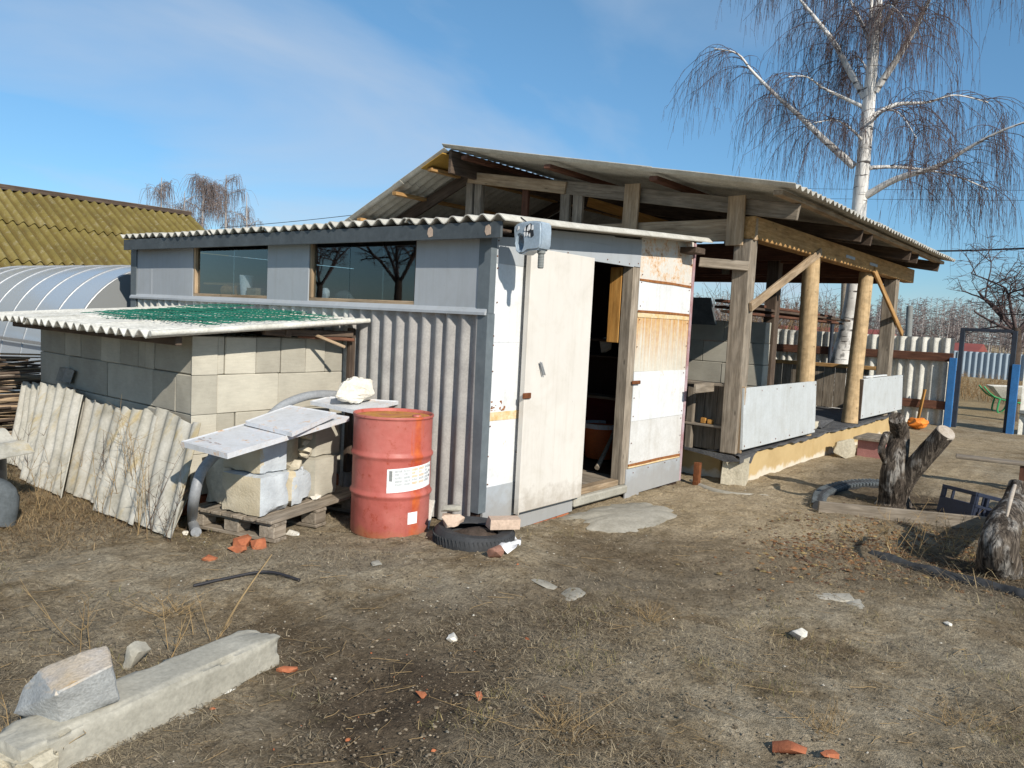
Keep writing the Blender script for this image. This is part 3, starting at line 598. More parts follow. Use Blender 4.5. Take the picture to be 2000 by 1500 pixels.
[stone('rust_patch', (4.49 + random.random() * .2, HY - .005, .895 + random.random() ** 2 * .07), (random.uniform(.015, .05), .004, random.uniform(.012, .03)), M['rust_seam'], hut, 3 + k, boxy=.3, rough=.2, sub=1) for k in range(14)]
prism('metal_sheet', [(4.87, 2.13), (6.60, 2.14), (6.60, 2.405), (4.87, 2.30)], 1, HY - .012, HY + .01, M['grey_sheet'], hut)
prism('metal_sheet', [(5.62, 2.29), (6.1, 2.30), (6.1, 2.385), (5.0, 2.315), (5.0, 2.27)], 1, HY - .018, HY - .013, M['grey_sheet'], hut)
zs = [(2.035, 2.44, 'white_sheet_rust'), (1.735, 2.033, 'white_sheet'), (1.15, 1.715, 'white_sheet_streak'), (.665, 1.148, 'white_sheet'), (.235, .663, 'dull_sheet')]
for k, (a, b, m) in enumerate(zs):
    fsheet(6.605 + .003 * k, 7.70, a, b, M[m], d=.003 * (k % 2), z1b=(2.50 if k == 0 else None))
for z in (1.735, 2.034, .235): prism('rust_seam', [(6.61, z - .012), (6.9, z - .016), (7.3, z - .012), (7.69, z - .02), (7.69, z + .006), (7.2, z + .012), (6.61, z + .008)], 1, HY - .016, HY - .004, M['rust_seam'], hut)
fsheet(6.61, 7.69, 1.675, 1.718, M['cream_seam'], 'seam_strip', .007); fsheet(6.61, 7.69, .205, .226, M['cream_seam'], 'seam_strip', .008)
prism('metal_sheet', [(6.56, -.10), (6.83, -.085), (6.835, -.06), (7.70, -.055), (7.70, .20), (6.56, .20)], 1, HY - .02, HY - .008, M['grey_sheet'], hut)
prism('metal_sheet', [(4.865, -.08), (5.66, -.06), (5.66, .10), (4.865, .10)], 1, HY - .02, HY - .006, M['grey_sheet'], hut)
for k in range(4): box('brick', (4.88 + k * .19, HY - .012, -.16), (5.06 + k * .19, HY + .05, -.075 + .01 * (k % 2)), M['brick'], hut, .006)
box('corner_board', (7.70, HY - .02, -.06), (7.745, HY + .06, 2.49), M['lilac'], hut)
# doorway: jamb, threshold, door leaf folded back against the wall
box('door_jamb', (6.475, HY - .012, .06), (6.60, HY + .10, 2.15), M['wood_grey'], hut); box('door_jamb', (5.66, HY + .0, .06), (5.71, HY + .09, 2.15), M['wood_dark'], hut)
box('door_lining', (6.475, HY + .11, 1.42), (6.50, HY + .24, 2.14), M['wood_orange'], hut)
box('threshold', (5.66, HY - .045, -.03), (6.57, HY + .06, .055), M['concrete'], hut, .012, jit=.006); box('threshold_board', (5.72, HY + .0, .057), (6.46, HY + .10, .112), M['wood_pale'], hut)
dr = box('door', (4.805, HY - .092, .075), (5.685, HY - .052, 2.150), M['door'], hut, .005)
box('door_edge', (4.796, HY - .094, .06), (4.808, HY - .045, 2.145), M['door'], dr, .004)
box('hasp', (4.765, HY - .110, .985), (4.865, HY - .096, 1.03), M['rust'], dr, .008); box('hasp', (6.55, HY - .040, 1.03), (6.70, HY - .022, 1.065), M['rust'], hut, .008)
for a in (0, 1): beam('door_handle', (4.955 + .012 * a, HY - .112, 1.27), (5.00 + .02 * a, HY - .118, 1.165), .012, .012, M['steel'], dr, .003)
def nail(x, z, y=None): lathe('nail_head', [(0, -.003), (.006, -.002), (.006, .002), (0, .004)], M['rust'], hut, (x + random.uniform(-.012, .012), (HY if y is None else y) - .012, z + random.uniform(-.015, .015)), 6, Matrix.Rotation(R(90), 3, 'X'))
for z in (.34, .55, .78, .93, 1.2, 1.39, 1.46, 1.72, 1.97, 2.05, 2.16):
    for x in ((4.50, 4.845) if random.random() < .6 else (4.50,)): nail(x, z)
for z in (.27, .45, .63, .70, .9, 1.11, 1.19, 1.4, 1.64, 1.78, 2.0, 2.07, 2.25, 2.4):
    for x in ((6.64, 7.66) if random.random() < .7 else (7.66,)): nail(x, z, HY - .003)
for x in (5.05, 5.4, 5.75, 6.0, 6.2, 6.4, 6.55): nail(x, 2.165, HY - .004)
for x in (4.9, 5.2, 5.5): nail(x, .085, HY - .012)
for x in (6.7, 7.0, 7.35, 7.62): nail(x, .17, HY - .012)
box('gutter_board', (7.4, 3.62, 2.36), (7.62, 5.2, 2.42), M['wood_dark'], hut)
# things inside the hut
BK = at(1171, 893, 2, .105); bk = thing('paint_bucket', 'orange bucket with pale rim standing inside the doorway', 'bucket', BK)
lathe('bucket_body', [(.0, .0), (.16, .0), (.20, .36), (.19, .36), (.15, .02), (0, .02)], M['orange_plastic'], bk, BK, 28); lathe('bucket_rim', [(.20, .34), (.225, .34), (.225, .39), (.20, .39), (.20, .34)], M['tin'], bk, BK, 28, close=False)
tag(tube('tool_handle', [at(1166, 914, 1, 4.1), at(1190, 865, 1, 4.2), at(1217, 800, 1, 4.3)], [.026, .02, .02], M['wood_grey'], None, 8, 8), 'grey wooden tool handle leaning inside the doorway', 'tool handle')
tag(stone('shelf_mirror', at(1182, 675, 0, 7.5), (.05, .2, .22), M['white_stone'], None, 4, boxy=.1, rough=.02, tilt=(R(-25), 0)), 'pale oval mirror on the shelf inside the doorway', 'mirror')
pr = thing('paper_roll', 'rolled tan paper lying behind the smaller window', 'paper roll', (4.64, 7.05, 1.72))
lathe('roll', [(.0, -.13), (.055, -.13), (.055, .13), (.045, .13), (.045, .1), (0, .1)], M['wood_orange'], pr, (4.515, 7.37, 1.742), 20, Matrix.Rotation(R(90), 3, 'X'))
box('sill_shelf', (4.49, 6.65, 1.62), (4.95, 7.95, 1.645), M['wood_pale'], hut)
tag(lathe('white_pot', [(0, 0), (.05, 0), (.07, .24), (.062, .24), (.045, .02), (0, .02)], M['paper'], None, (4.515, 7.11, 1.66), 24), 'white plastic pot standing behind the smaller window', 'pot')
tag(box('cardboard_box', (4.46, 6.86, 1.645), (4.56, 7.02, 1.775), M['wood_pale'], None, .003), 'small cardboard box in the corner of the smaller window', 'box')
box('bench_top', (4.52, 4.6, 1.60), (5.1, 5.93, 1.63), M['wood_dark'], hut)
sb = thing('window_clutter', 'dark sack slumped behind the larger window', 'sack', (4.7, 5.66, 1.63)); stone('sack_body', (4.58, 5.60, 1.72), (.16, .34, .16), M['rubber_grey'], sb, 8, boxy=.1)
tag(stone('white_bundle', (4.52, 5.84, 1.74), (.07, .10, .16), M['paper'], None, 9, boxy=.1), 'white cloth bundle at the left edge of the larger window', 'cloth')
# inverted can hung from the roof corner
can = thing('hanging_canister', 'blue-grey plastic canister hung upside down from the hut roof corner', 'canister', (4.48, 3.45, 2.05))
def can_mesh():
    outer = [(3.345, 2.285), (3.40, 2.292), (3.47, 2.292), (3.53, 2.285), (3.585, 2.27), (3.592, 2.235), (3.588, 2.20), (3.578, 2.14), (3.562, 2.085), (3.53, 2.062), (3.49, 2.062), (3.45, 2.085), (3.40, 2.087), (3.355, 2.09), (3.338, 2.13), (3.338, 2.22)]
    cy, cz = 3.527, 2.140; inner = []
    for (y, z) in outer:
        a = math.atan2(z - cz, y - cy); inner.append((cy + .030 * math.cos(a), cz + .058 * math.sin(a)))
    bm = bmesh.new(); x0, x1 = 4.415, 4.545; n = len(outer); rings = []
    for ring, x in ((outer, x0), (inner, x0), (inner, x1), (outer, x1)): rings.append([bm.verts.new((x, y, z)) for y, z in ring])
    for a in range(4):
        A, B = rings[a], rings[(a + 1) % 4]
        for k in range(n): bm.faces.new((A[k], A[(k + 1) % n], B[(k + 1) % n], B[k]))
    bmesh.ops.recalc_face_normals(bm, faces=bm.faces)
    ed = [e for e in bm.edges if e.is_manifold and e.calc_face_angle(0) > R(50)]
    bmesh.ops.bevel(bm, geom=ed, offset=.012, segments=3, affect='EDGES'); return bm
ob = from_bm('canister_body', can_mesh(), M['plastic_grey'], can, True); ob.data.set_sharp_from_angle(angle=R(50))
prof = [(0, 2.09), (.030, 2.09), (.030, 2.070), (.022, 2.068)]
for k in range(9): prof += [(.0235, 2.064 - k * .011), (.0205, 2.059 - k * .011)]
prof += [(.018, 1.965), (0, 1.965)]
lathe('threaded_spout', prof, M['post_grey'], can, (4.49, 3.385, 0), 18)
prism('torn_label', [(3.40, 2.19), (3.42, 2.175), (3.44, 2.21), (3.46, 2.19), (3.48, 2.235), (3.47, 2.26), (3.43, 2.275), (3.41, 2.24)], 0, 4.411, 4.414, M['black_plastic'], can)
for k in range(8):
    y = random.uniform(3.39, 3.55); q_ = random.uniform(2.17, 2.24) + (y - 3.39) * .25; prism('label_scrap', [(y, q_), (y + random.uniform(.006, .02), q_ - random.uniform(0, .012)), (y + random.uniform(.012, .02), q_ + random.uniform(.008, .03)), (y + .003, q_ + random.uniform(.012, .035))], 0, 4.409, 4.4108, M['paper'], can)
beam('hanging_wire', (4.48, 3.5, 2.28), (4.48, 3.58, 2.33), .008, .008, M['wire'], can)

# ------------------------------------------------------------------ block lean-to
LX, LY, LE = 3.0, 5.40, 8.17
lean = thing('block_leanto', 'low store of pale aerated blocks with white wavy roof against the hut', 'shed', (LX, LY, 0))
zl = [.165, .475, .77, 1.065, 1.355]
def block(c0, c1, jx=.004): return chipped('block', c0, c1, M['block'], lean, random.randint(0, 999), chip=.007, cuts=3) if False else box('block', c0, c1, M['block'], lean, .007, jit=.003)
courses = [[5.62, 6.25, 6.9, 7.5, LE], [5.9, 6.55, 7.2, 7.8, LE], [5.64, 6.00, 6.78, 7.52, LE], [5.42, 5.98, 6.12, 6.24, 6.55, 6.9, 7.3, 7.62, LE]]
for k in range(4):
    y = LY + (0 if k != 3 else 0)
    for y1 in courses[k]:
        d = random.uniform(0, .012); block((LX + d, y + .006, zl[k] + .003), (LX + .2, y1, zl[k + 1])); y = y1
fr = [[3.62, 4.2, 4.40], [3.36, 3.9, 4.40], [3.74, 4.385], [3.26, 3.53, 3.76, 4.0, 4.2, 4.385]]
for k in range(4):
    x = LX + .0
    if k == 3: x = 3.0
    for x1 in fr[k]:
        d = random.uniform(0, .012); block((x + .205 if x == LX else x + .006, LY + d, zl[k] + .003), (x1, LY + .2, zl[k + 1])); x = x1
    if True: box('block', (LX - .004, LY - .004, zl[k] + .003), (LX + .2, LY + .006, zl[k + 1]), M['block'], lean, .003)
for k in range(10): box('brick', (LX + .02 + k * .14, LY + .02, .03), (LX + .15 + k * .14, LY + .2, .155), M['brick'], lean, .006)
for k in range(18): box('brick', (LX + .02, LY + .16 + k * .145, -.02), (LX + .2, LY + .295 + k * .145, .155), M['brick'], lean, .006)
box('back_block_wall', (LX + .2, LE - .2, .0), (HX - .02, LE, 1.34), M['block'], lean)
def lz(x): return 1.372 + (x - 2.55) * .078
for k, (y0, y1) in enumerate(((5.12, 6.22), (6.14, 7.26), (7.18, 8.30))):
    x0 = 2.54 - .01 * k; corr('roof_sheet', (x0, y0, lz(x0) + .008 * k), (x0, y1, lz(x0) + .008 * k), (4.39, y0, lz(4.39) + .008 * k), (4.39, y1, lz(4.39) + .008 * k), (y1 - y0) / .145, .026, M['slate_white'], lean, .008, 6, 2.4, sag=.012, seed=40 + k, jag0=.012)
tube('roof_ridge_roll', [(2.55, 5.13, 1.38), (3.5, 5.12, 1.452), (4.43, 5.115, 1.522)], [.02, .022, .02], M['slate_white'], lean, 10, 10)
for k, x in enumerate((2.8, 3.7)): beam('rafter', (x, 5.22, lz(x) - .065), (x, 8.2, lz(x) - .065), .05, .06, M['wood_dark'], lean)
beam('rafter', (3.5, 5.26, 1.405), (4.36, 5.26, 1.40), .05, .05, M['wood_dark'], lean); beam('rafter', (3.85, 5.30, 1.375), (4.36, 5.24, 1.352), .05, .03, M['wood_brown'], lean)
beam('stick_end', (3.9, 5.35, 1.43), (4.12, 5.05, 1.30), .025, .025, M['wood_pale'], lean)
beam('wall_post', (4.39, 5.30, .2), (4.39, 5.30, 1.45), .05, .06, M['wood_dark'], lean)
# green mesh roll thrown on the roof
def mesh_panel():
    rg = np.random.default_rng(5); P = []; n = 22
    for lay, (x0, x1, y0, rows, dz) in enumerate(((2.96, 4.24, 5.22, 40, .034), (3.05, 4.30, 5.40, 34, .044), (3.10, 4.28, 5.75, 24, .056), (3.4, 4.26, 6.55, 9, .085))):
        for k in range(rows):
            y = y0 + k * .062; t = np.linspace(0, 1, n); x = x0 + .012 * math.sin(k * .7) + (x1 - x0) * t
            z = np.array([lz(v) for v in x]) + dz + .012 * np.sin(t * 5 + k * .15 + lay)
            P.append(np.stack([x, y + .031 * ((np.arange(n) % 2) * 2 - 1), z + .003 * (np.arange(n) % 2)], 1))
    P = np.array(P); return strands('mesh_wires', P, np.full(P.shape[:2], .0032), M['mesh_green'], gm, 4)
gm = thing('garden_mesh', 'green plastic garden mesh folded flat on the white block-store roof', 'mesh', (3.6, 6.0, 1.46))
tag(mesh_panel(), kind='stuff')

# ------------------------------------------------------------------ old corrugated sheets leaning on the block wall
def lean_sheet(tl, tr, bl, br, waves, label, seed, top_x=2.955, bot_x=2.62, j1=.06):
    a = at(*bl, 0, bot_x); b = at(*br, 0, bot_x); c = at(*tl, 0, top_x); d = at(*tr, 0, top_x)
    for p in (a, b): p.z = min(p.z, gzf(p.x, p.y) + .01)
    return tag(corr('slate_sheet', a, b, c, d, waves, .018, M['slate_leaning'], None, .007, 14, random.random() * 6, .02, j1, .02, seed), label, 'roofing sheet', 'old slate sheets leaning on the block store')
lean_sheet((46, 738), (88, 742), (12, 872), (62, 890), 4, 'far narrow slate sheet at the left end of the leaning row', 1, 2.98, 2.70)
lean_sheet((86, 733), (166, 756), (40, 935), (122, 955), 5, 'widest pale slate sheet with broken top, second in the leaning row', 2, 2.92, 2.54, .14)
lean_sheet((160, 762), (246, 788), (118, 950), (192, 985), 4.5, 'grey and cream slate sheet third in the leaning row', 3, 2.975, 2.66, .08)
lean_sheet((244, 780), (312, 800), (180, 975), (262, 1012), 3.5, 'ochre stained slate sheet fourth in the leaning row', 4, 2.935, 2.58, .10)
lean_sheet((306, 792), (394, 818), (250, 1010), (334, 1050), 3.6, 'nearest slate sheet at the pallet end of the leaning row', 5, 2.965, 2.63, .05)
tag(corr('slate_scrap', at(112, 745, 0, 2.975), at(140, 750, 0, 2.975), at(124, 708, 0, 2.985), at(152, 716, 0, 2.985), 2, .015, M['slate_under'], None, .007, 5, 0, .05, .3, 0, 12), 'dark broken slate scrap sticking up behind the leaning sheets', 'slate scrap')
tag(corr('slate_strip', at(322, 1046, 0, 2.68), at(334, 1050, 0, 2.68), at(362, 965, 0, 2.93), at(372, 962, 0, 2.93), 1, .004, M['slate_leaning'], None, .008, 4), 'thin slate strip propped under the nearest leaning sheet', 'slate strip')

# ------------------------------------------------------------------ open timber shed
SX, SY, SE, SB = 8.02, 3.30, 15.2, 8.7
shed = thing('open_timber_shed', 'open timber shed with log posts, tan plinth and wide wavy gable roof', 'shed', (SX, SY, -.07))
for a, b in ((8.36, 10.62), (10.625, 12.9), (12.905, 15.2)): box('plinth', (a, SY + .01, -.25), (b, SY + .3, .245), M['tan_plinth'], shed, .012, jit=.004)
box('sill_beam', (8.06, SY + .012, .215), (15.2, SY + .25, .25), M['wood_dark'], shed); box('plinth_side', (8.30, SY + .28, -.25), (8.6, SB, .205), M['tan_plinth'], shed, .012); box('floor', (8.4, SY + .25, .0), (SE, SB, .235), M['felt'], shed)
def felt():
    def f(u, v):
        x = 8.05 + u * 7.0; hang = .012 + .05 * np.clip(vnoise(u * 11, u * 0) + .3 * vnoise(u * 47, u * 0) + .1, 0, 1)
        y = SY + .34 - .365 * np.minimum(v * 1.6, 1.0) + .02 * vnoise(u * 50, v * 4); z = .262 + .03 * vnoise(u * 40, v * 5) - hang * np.clip((v - .62) / .38, 0, 1)
        N = np.stack([0 * u, -np.clip((v - .5) * 2, 0, 1), 1 - np.clip((v - .5) * 2, 0, .9)], 1); N /= np.linalg.norm(N, axis=1)[:, None]
        return np.stack([x, y, z], 1), N
    return grid_sheet('felt_strip', f, 180, 9, .004, M['felt'], shed)
felt()
prism('felt_flap', [(8.03, .25), (8.04, .17), (8.2, .18), (8.35, .14), (8.42, .22), (8.5, .26)], 1, SY - .05, SY - .04, M['felt'], shed)
prism('felt_flap', [(3.34, .25), (3.9, .27), (3.9, .24), (3.6, .21), (3.4, .17), (3.24, .2)], 0, 8.02, 8.035, M['felt'], shed)
# posts
box('post', (SX, SY, .27), (SX + .19, SY + .19, 2.56), M['wood_grey'], shed, .01, jit=.006); box('post', (14.25, SY, .27), (14.47, SY + .2, 2.58), M['wood_grey'], shed, .01, jit=.006)
for k, (px, pb) in enumerate(((1585, 1572), (1695, 1668))):
    t = at(px, 505, 1, SY + .1); b = at(pb, 745, 1, SY + .1)
    tube('log_post', [(b.x + (b.x - t.x) * .33, SY + .1, .27), (b.x, SY + .1, b.z), (t.x, SY + .1, 2.57)], [.122, .118, .105], M['log'], shed, 20, 14, .025, seed=k)
beam('brace', at(1466, 600, 1, SY - .03), at(1603, 492, 1, SY - .03), .035, .10, M['wood_pale'], shed); beam('brace', at(1707, 527, 1, SY - .03), at(1762, 652, 1, SY - .03), .035, .09, M['wood_warm'], shed)
beam('front_beam', (8.03, SY + .06, 2.68), (15.35, SY + .06, 2.70), .17, .235, M['wood_warm'], shed, .008)
for x in (11.25, 12.45): pl = box('nail_plate', (x, SY - .032, 2.66), (x + .42, SY - .026, 2.70), M['steel'], shed, .001)
for y in (SB,): beam('back_beam', (8.03, y, 2.60), (15.35, y, 2.60), .15, .2, M['wood_dark'], shed)
for x in (8.2, 10.6, 13.0, 15.05): box('back_post', (x, SB - .08, .2), (x + .15, SB + .07, 2.52), M['wood_dark'], shed)
box('inner_post', (10.74, 4.0, .25), (10.90, 4.16, 2.6), M['wood_dark'], shed)
# trusses
def rr(y): return 2.955 + (y - 2.67) * .168            # underside line of the front roof slope
RY, RZ = 7.22, 3.735
def rl(y): return 3.67 - (y - 7.3) * .43
box('ridge_board', (7.5, 7.19, 3.44), (15.3, 7.24, 3.735), M['wood_dark'], shed)
for k, x in enumerate((8.06, 10.35, 10.80, 12.95, 13.45, 15.05)):
    m = M['wood_grey'] if k < 1 else M['wood_dark']
    if k == 0:
        beam('rafter', (x, 2.84, rr(2.84) - .165), (x, 5.95, rr(5.95) - .225), .05, .165, M['wood_grey'], shed, up=(0, 0, 1)); beam('rafter', (x - .03, 5.72, rr(5.72) - .23), (x - .03, 7.35, rr(7.35) - .255), .05, .15, M['wood_pale'], shed)
    else: beam('rafter', (x, 2.84, rr(2.84) - .14), (x, 7.3, rr(7.3) - .2), .05, .165, m, shed)
    beam('rafter', (x, 7.2, rl(7.2) - .14), (x, 10.1, rl(10.1) - .10), .05, .16, M['wood_dark'], shed)
    beam('tie_beam', (x + .02, 3.455 if k else 3.27, 2.665), (x + .02, 8.9, 2.665), .06, .235, M['wood_pale'] if k == 0 else M['wood_brown'], shed)
    if k in (0, 3):
        for y in (7.18, 7.34): box('king_post', (x - .03, y - .06, 2.5), (x + .05, y + .06, 3.42), M['wood_grey'], shed)
        for y in (5.55, 5.74): box('strut', (x - .02, y - .07, 2.55), (x + .03, y + .07, 3.26), M['wood_grey'], shed)
        box('strut', (x + .05, 6.38, 2.6), (x + .1, 6.48, 3.35), M['wood_brown'], shed)
beam('diagonal_brace', (9.4, 4.8, 2.85), (9.4, 6.3, 3.3), .05, .13, M['wood_orange'], shed)
box('gusset', (7.975, 4.66, 2.56), (8.005, 4.86, 3.22), M['wood_pale'], shed, .003, tilt=(R(1.5), 0)); box('gusset', (7.975, 3.38, 2.49), (8.005, 3.57, 3.01), M['wood_pale'], shed, .003)
for y in (2.86, 4.22, 5.62, 6.98): beam('purlin', (7.44 + random.uniform(0, .08), y, rr(y) - .055), (15.3, y, rr(y) - .055), .10, .05, M['wood_pale'] if y < 3 else M['wood_brown'], shed)
for y in (7.55, 8.2, 8.95, 9.7): beam('purlin', (7.42 + random.uniform(0, .08), y, rl(y) - .05), (15.3, y, rl(y) - .05), .09, .05, M['wood_warm'], shed)
box('plywood', (7.42, 7.28, 3.30), (8.3, 7.95, 3.31), M['plywood'], shed, 0) if False else prism('plywood', [(7.26, rl(7.26) - .012), (7.64, rl(7.64) - .012), (7.64, rl(7.64) + .0), (7.26, rl(7.26) + .0)], 0, 7.40, 8.6, M['plywood'], shed)
rowsR = [(2.66, 4.32), (4.20, 5.82), (5.70, 7.30)]
for r, (y0, y1) in enumerate(rowsR):
    for c in range(8):
        x0 = 7.42 - .0 * (r == 2) + c * 1.0; x1 = x0 + 1.04; up = .012 * r + .006 * (c % 2) + .02
        corr('roof_sheet', (x0, y0, rr(y0) + up), (x1, y0, rr(y0) + up), (x0, y1, rr(y1) + up + .01), (x1, y1, rr(y1) + up + .01), 7, .022, M['slate_roof'], shed, .007, 4, .5, sag=.012, seed=60 + r * 8 + c, jag0=.006)
for r, (y0, y1) in enumerate(((7.24, 8.2), (8.05, 9.2), (9.1, 10.3))):
    for c in range(8):
        x0 = 7.42 + c * 1.0; x1 = x0 + 1.04; up = .04 - .012 * r + .006 * (c % 2)
        corr('roof_sheet', (x0, y0, rl(y0) + up), (x1, y0, rl(y0) + up), (x0, y1, rl(y1) + up), (x1, y1, rl(y1) + up), 7, .022, M['slate_roof'], shed, .007, 3, .5, sag=.01, seed=90 + r * 8 + c)
# low white boards along the front
p1 = box('white_board', (8.06, SY - .045, .315), (10.45, SY - .015, .99), M['white_board'], shed, .004, jit=.006, tilt=(R(-3), 0)); p2 = box('white_board', (12.60, SY - .045, .345), (15.15, SY - .015, .95), M['white_board'], shed, .004, jit=.006, tilt=(R(-3), 0))
for (xa, xb, zz) in ((8.1, 10.4, .36), (8.1, 10.4, .94), (12.65, 15.1, .39), (12.65, 15.1, .91)):
    for q_ in range(6): lathe('nail_head', [(0, -.003), (.009, -.002), (.009, .002), (0, .004)], M['rust'], shed, (xa + (xb - xa) * q_ / 5, SY - .047 + (zz - .65) * .052, zz), 6, Matrix.Rotation(R(90), 3, 'X'))
box('board_edge', (12.57, SY - .05, .34), (12.60, SY + .05, .95), M['wood_dark'], shed)
box('white_board_strip', (12.85, SY - .02, .962), (14.1, SY + .03, .985), M['white_sheet'], shed)
# side shelf of planks at the near end
for k in range(4): box('plank', (8.30, 3.52 + k * .155, .24), (8.32, 3.67 + k * .155, .98), M['wood_grey'], shed, .003)
beam('shelf_board', (8.10, 3.34, 1.0), (8.16, 4.15, .985), .16, .035, M['wood_grey'], shed); beam('shelf_board', (8.14, 3.36, .535), (8.16, 4.12, .53), .16, .03, M['wood_grey'], shed); beam('shelf_board', (8.05, 3.62, .965), (7.60, 3.62, .965), .03, .10, M['wood_grey'], shed)
box('shelf_post', (8.08, 3.86, .25), (8.15, 3.93, .95), M['wood_grey'], shed); box('shelf_post', (8.06, 3.26, .28), (8.09, 3.33, 1.0), M['wood_pale'], shed)
for y in (3.62, 3.70): tag(box('wood_offcut', (8.08, y, .552), (8.13, y + .055, .60 + .01 * (y > 3.65)), M['wood_orange'], None, .003), 'small orange wood offcut on the side shelf, ' + ('left' if y > 3.65 else 'right') + ' of the two', 'wood block', 'offcuts on the shelf')
beam('nailed_board', (7.78, 3.76, 2.30), (8.0, 3.30, 2.27), .04, .10, M['wood_grey'], shed)
# inner block wall, boards above it and hood
for k in range(5):
    y = 4.02 - (.3 if k % 2 else 0)
    while y < 6.2:
        y0 = max(y, 4.02); y1 = min(y + .6, 6.2); box('block', (10.5, y0 + .004, .25 + k * .295), (10.7, y1, .54 + k * .295), M['block'], shed, .006, jit=.003); y += .6
for k in range(6): beam('stored_board', (9.4 + .3 * random.random(), 4.1 + .12 * (k % 3), 1.82 + .045 * (k // 2) + .012 * k), (13.2 + 1.1 * random.random(), 4.0 + .14 * (k % 3), 1.80 + .05 * (k // 2)), .13, .035, M['wood_dark'] if k % 2 else M['wood_brown'], shed)
box('dark_hood', (9.5, 4.35, 1.62), (9.54, 5.1, 2.02), M['rubber_grey'], shed, .004, tilt=(0, R(-35)))
for k in range(16): box('bin_plank', (15.24, 3.86 + k * .2, .24), (15.265, 4.05 + k * .2, 1.0 + random.uniform(-.01, .01)), M['wood_grey'], shed, .003)
beam('bin_rail', (15.22, 3.7, 1.03), (15.22, 7.1, 1.03), .09, .07, M['wood_warm'], shed)
for k, (a, b) in enumerate((((12.3, 5.2, .26), (12.6, 5.32, 1.18)), ((12.4, 5.0, .26), (12.6, 5.1, 1.05)))): tag(beam('leaning_plank', a, b, .12, .03, M['wood_grey'], None), ('taller' if k == 0 else 'shorter') + ' grey plank leaning inside the open shed', 'plank', 'planks in the shed')
tag(chipped('white_block', (11.0, 3.75, .28), (11.2, 3.95, .72), M['block_raw'], None, 5, chip=.012), 'upright pale block standing on the shed floor behind the white board', 'block'); tag(chipped('white_block', (10.55, 3.42, .275), (11.25, 3.6, .385), M['block_raw'], None, 6, R(4), chip=.012), 'flat pale block lying on felt between the white boards', 'block')
tag(stone('felt_heap', (11.6, 3.6, .33), (.9, .5, .2), M['felt'], None, 31, boxy=.2, rough=.16), 'crumpled heap of grey roofing felt beside the log post', 'felt')
# ------------------------------------------------------------------ stones and box by the plinth
tag(stone('concrete_lump', (8.24, 3.38, .06), (.32, .30, .34), M['concrete_pale'], None, 11, .3, .85, 16, .05), 'crumbling pale concrete lump at the near plinth corner', 'concrete block'); tag(stone('concrete_lump', (11.3, 3.08, .03), (.42, .3, .36), M['concrete_pale'], None, 14, .1, .6, 16, .06, (0, R(14))), 'tilted pale concrete lump leaning on the middle of the plinth', 'concrete block')
bx = thing('step_box', 'faded red box step with grey board lid by the plinth', 'step', (11.75, 2.78, -.07))
box('box_body', (11.5, 2.62, -.09), (12.1, 2.98, .17), M['red_pink'], bx, .006); box('lid_board', (11.42, 2.56, .17), (12.15, 3.02, .205), M['wood_grey'], bx)
tag(stone('rope_post', (7.80, 3.62, .03), (.07, .07, .26), M['rust'], None, 5, 0, .9), 'short rusty pipe stub standing at the hut corner', 'pipe stub')
tag(tube('ground_hoop', [p - Vector((0, 0, .02)) for p in (G(1352, 938), G(1372, 950), G(1420, 963), G(1500, 968))], [.04, .045, .045, .03], M['slab'], None, 8, 20, .1), 'curved pale strip half buried in front of the plinth corner', 'edging strip')
# ------------------------------------------------------------------ concrete patch at the door
def slab():
    def f(u, v):
        a = u * 2 * math.pi; rad = v * (1 + .45 * vnoise(np.cos(a) * 2.2 + 4, np.sin(a) * 2.2 + 4) + .2 * vnoise(np.cos(a) * 6, np.sin(a) * 6)); x = 6.0 + .62 * rad * np.cos(a) + .2 * rad * np.sin(a); y = 3.42 + .34 * rad * np.sin(a) - .18 * rad * np.cos(a)
        z = gz(x, y) + .030 - .036 * v ** 3 + .014 * vnoise(x * 8, y * 8) + .006 * vnoise(x * 25, y * 25); N = np.zeros((len(u), 3)); N[:, 2] = 1; return np.stack([x, y, z], 1), N
    return tag(grid_sheet('door_slab', f, 90, 22, .02, M['slab'], None), 'thin rough cement patch on the ground before the door', 'slab')
slab()

# ------------------------------------------------------------------ fence and gate
FX = 17.3
fence = thing('slate_fence', 'pale corrugated slate fence with two brown rails beyond the shed', 'fence', (FX, 6, 0))
for k in range(9):
    y0 = 2.87 + k * 1.08; h = 1.66 + random.uniform(-.02, .02); corr('fence_sheet', (FX + .006 * (k % 2), y0 + 1.12, -.1), (FX + .006 * (k % 2), y0, -.1), (FX, y0 + 1.12, h), (FX, y0, h), 5.5, .04, M['slate_white'], fence, .008, 4, random.random() * 6, seed=130 + k)
for z in (1.275, .33): beam('rail', (FX - .07, 2.85, z), (FX - .07, 12.4, z - .05), .05, .165, M['wood_brown'], fence)
for y in (5.15, 8.2): tube('fence_post', [(FX - .14, y, -.1), (FX - .14, y, 1.86)], [.04, .04], M['navy'], fence, 10, 3)
fence2 = thing('slate_fence', 'short run of slate fence right of the gate', 'fence', (FX, 0, 0))
for k in range(3): corr('fence_sheet', (FX, 1.68 - k * 1.08, -.1), (FX, .56 - k * 1.08, -.1), (FX, 1.68 - k * 1.08, 1.55), (FX, .56 - k * 1.08, 1.55), 5.5, .04, M['slate_white'], fence2, .008, 4, seed=150 + k)
beam('rail', (FX - .06, 1.68, .35), (FX - .06, -1.6, .35), .1, .06, M['post_grey'], fence2)
gate = thing('gate_frame', 'blue steel gate frame standing open in the fence', 'gate', (FX, 2.3, -.07))
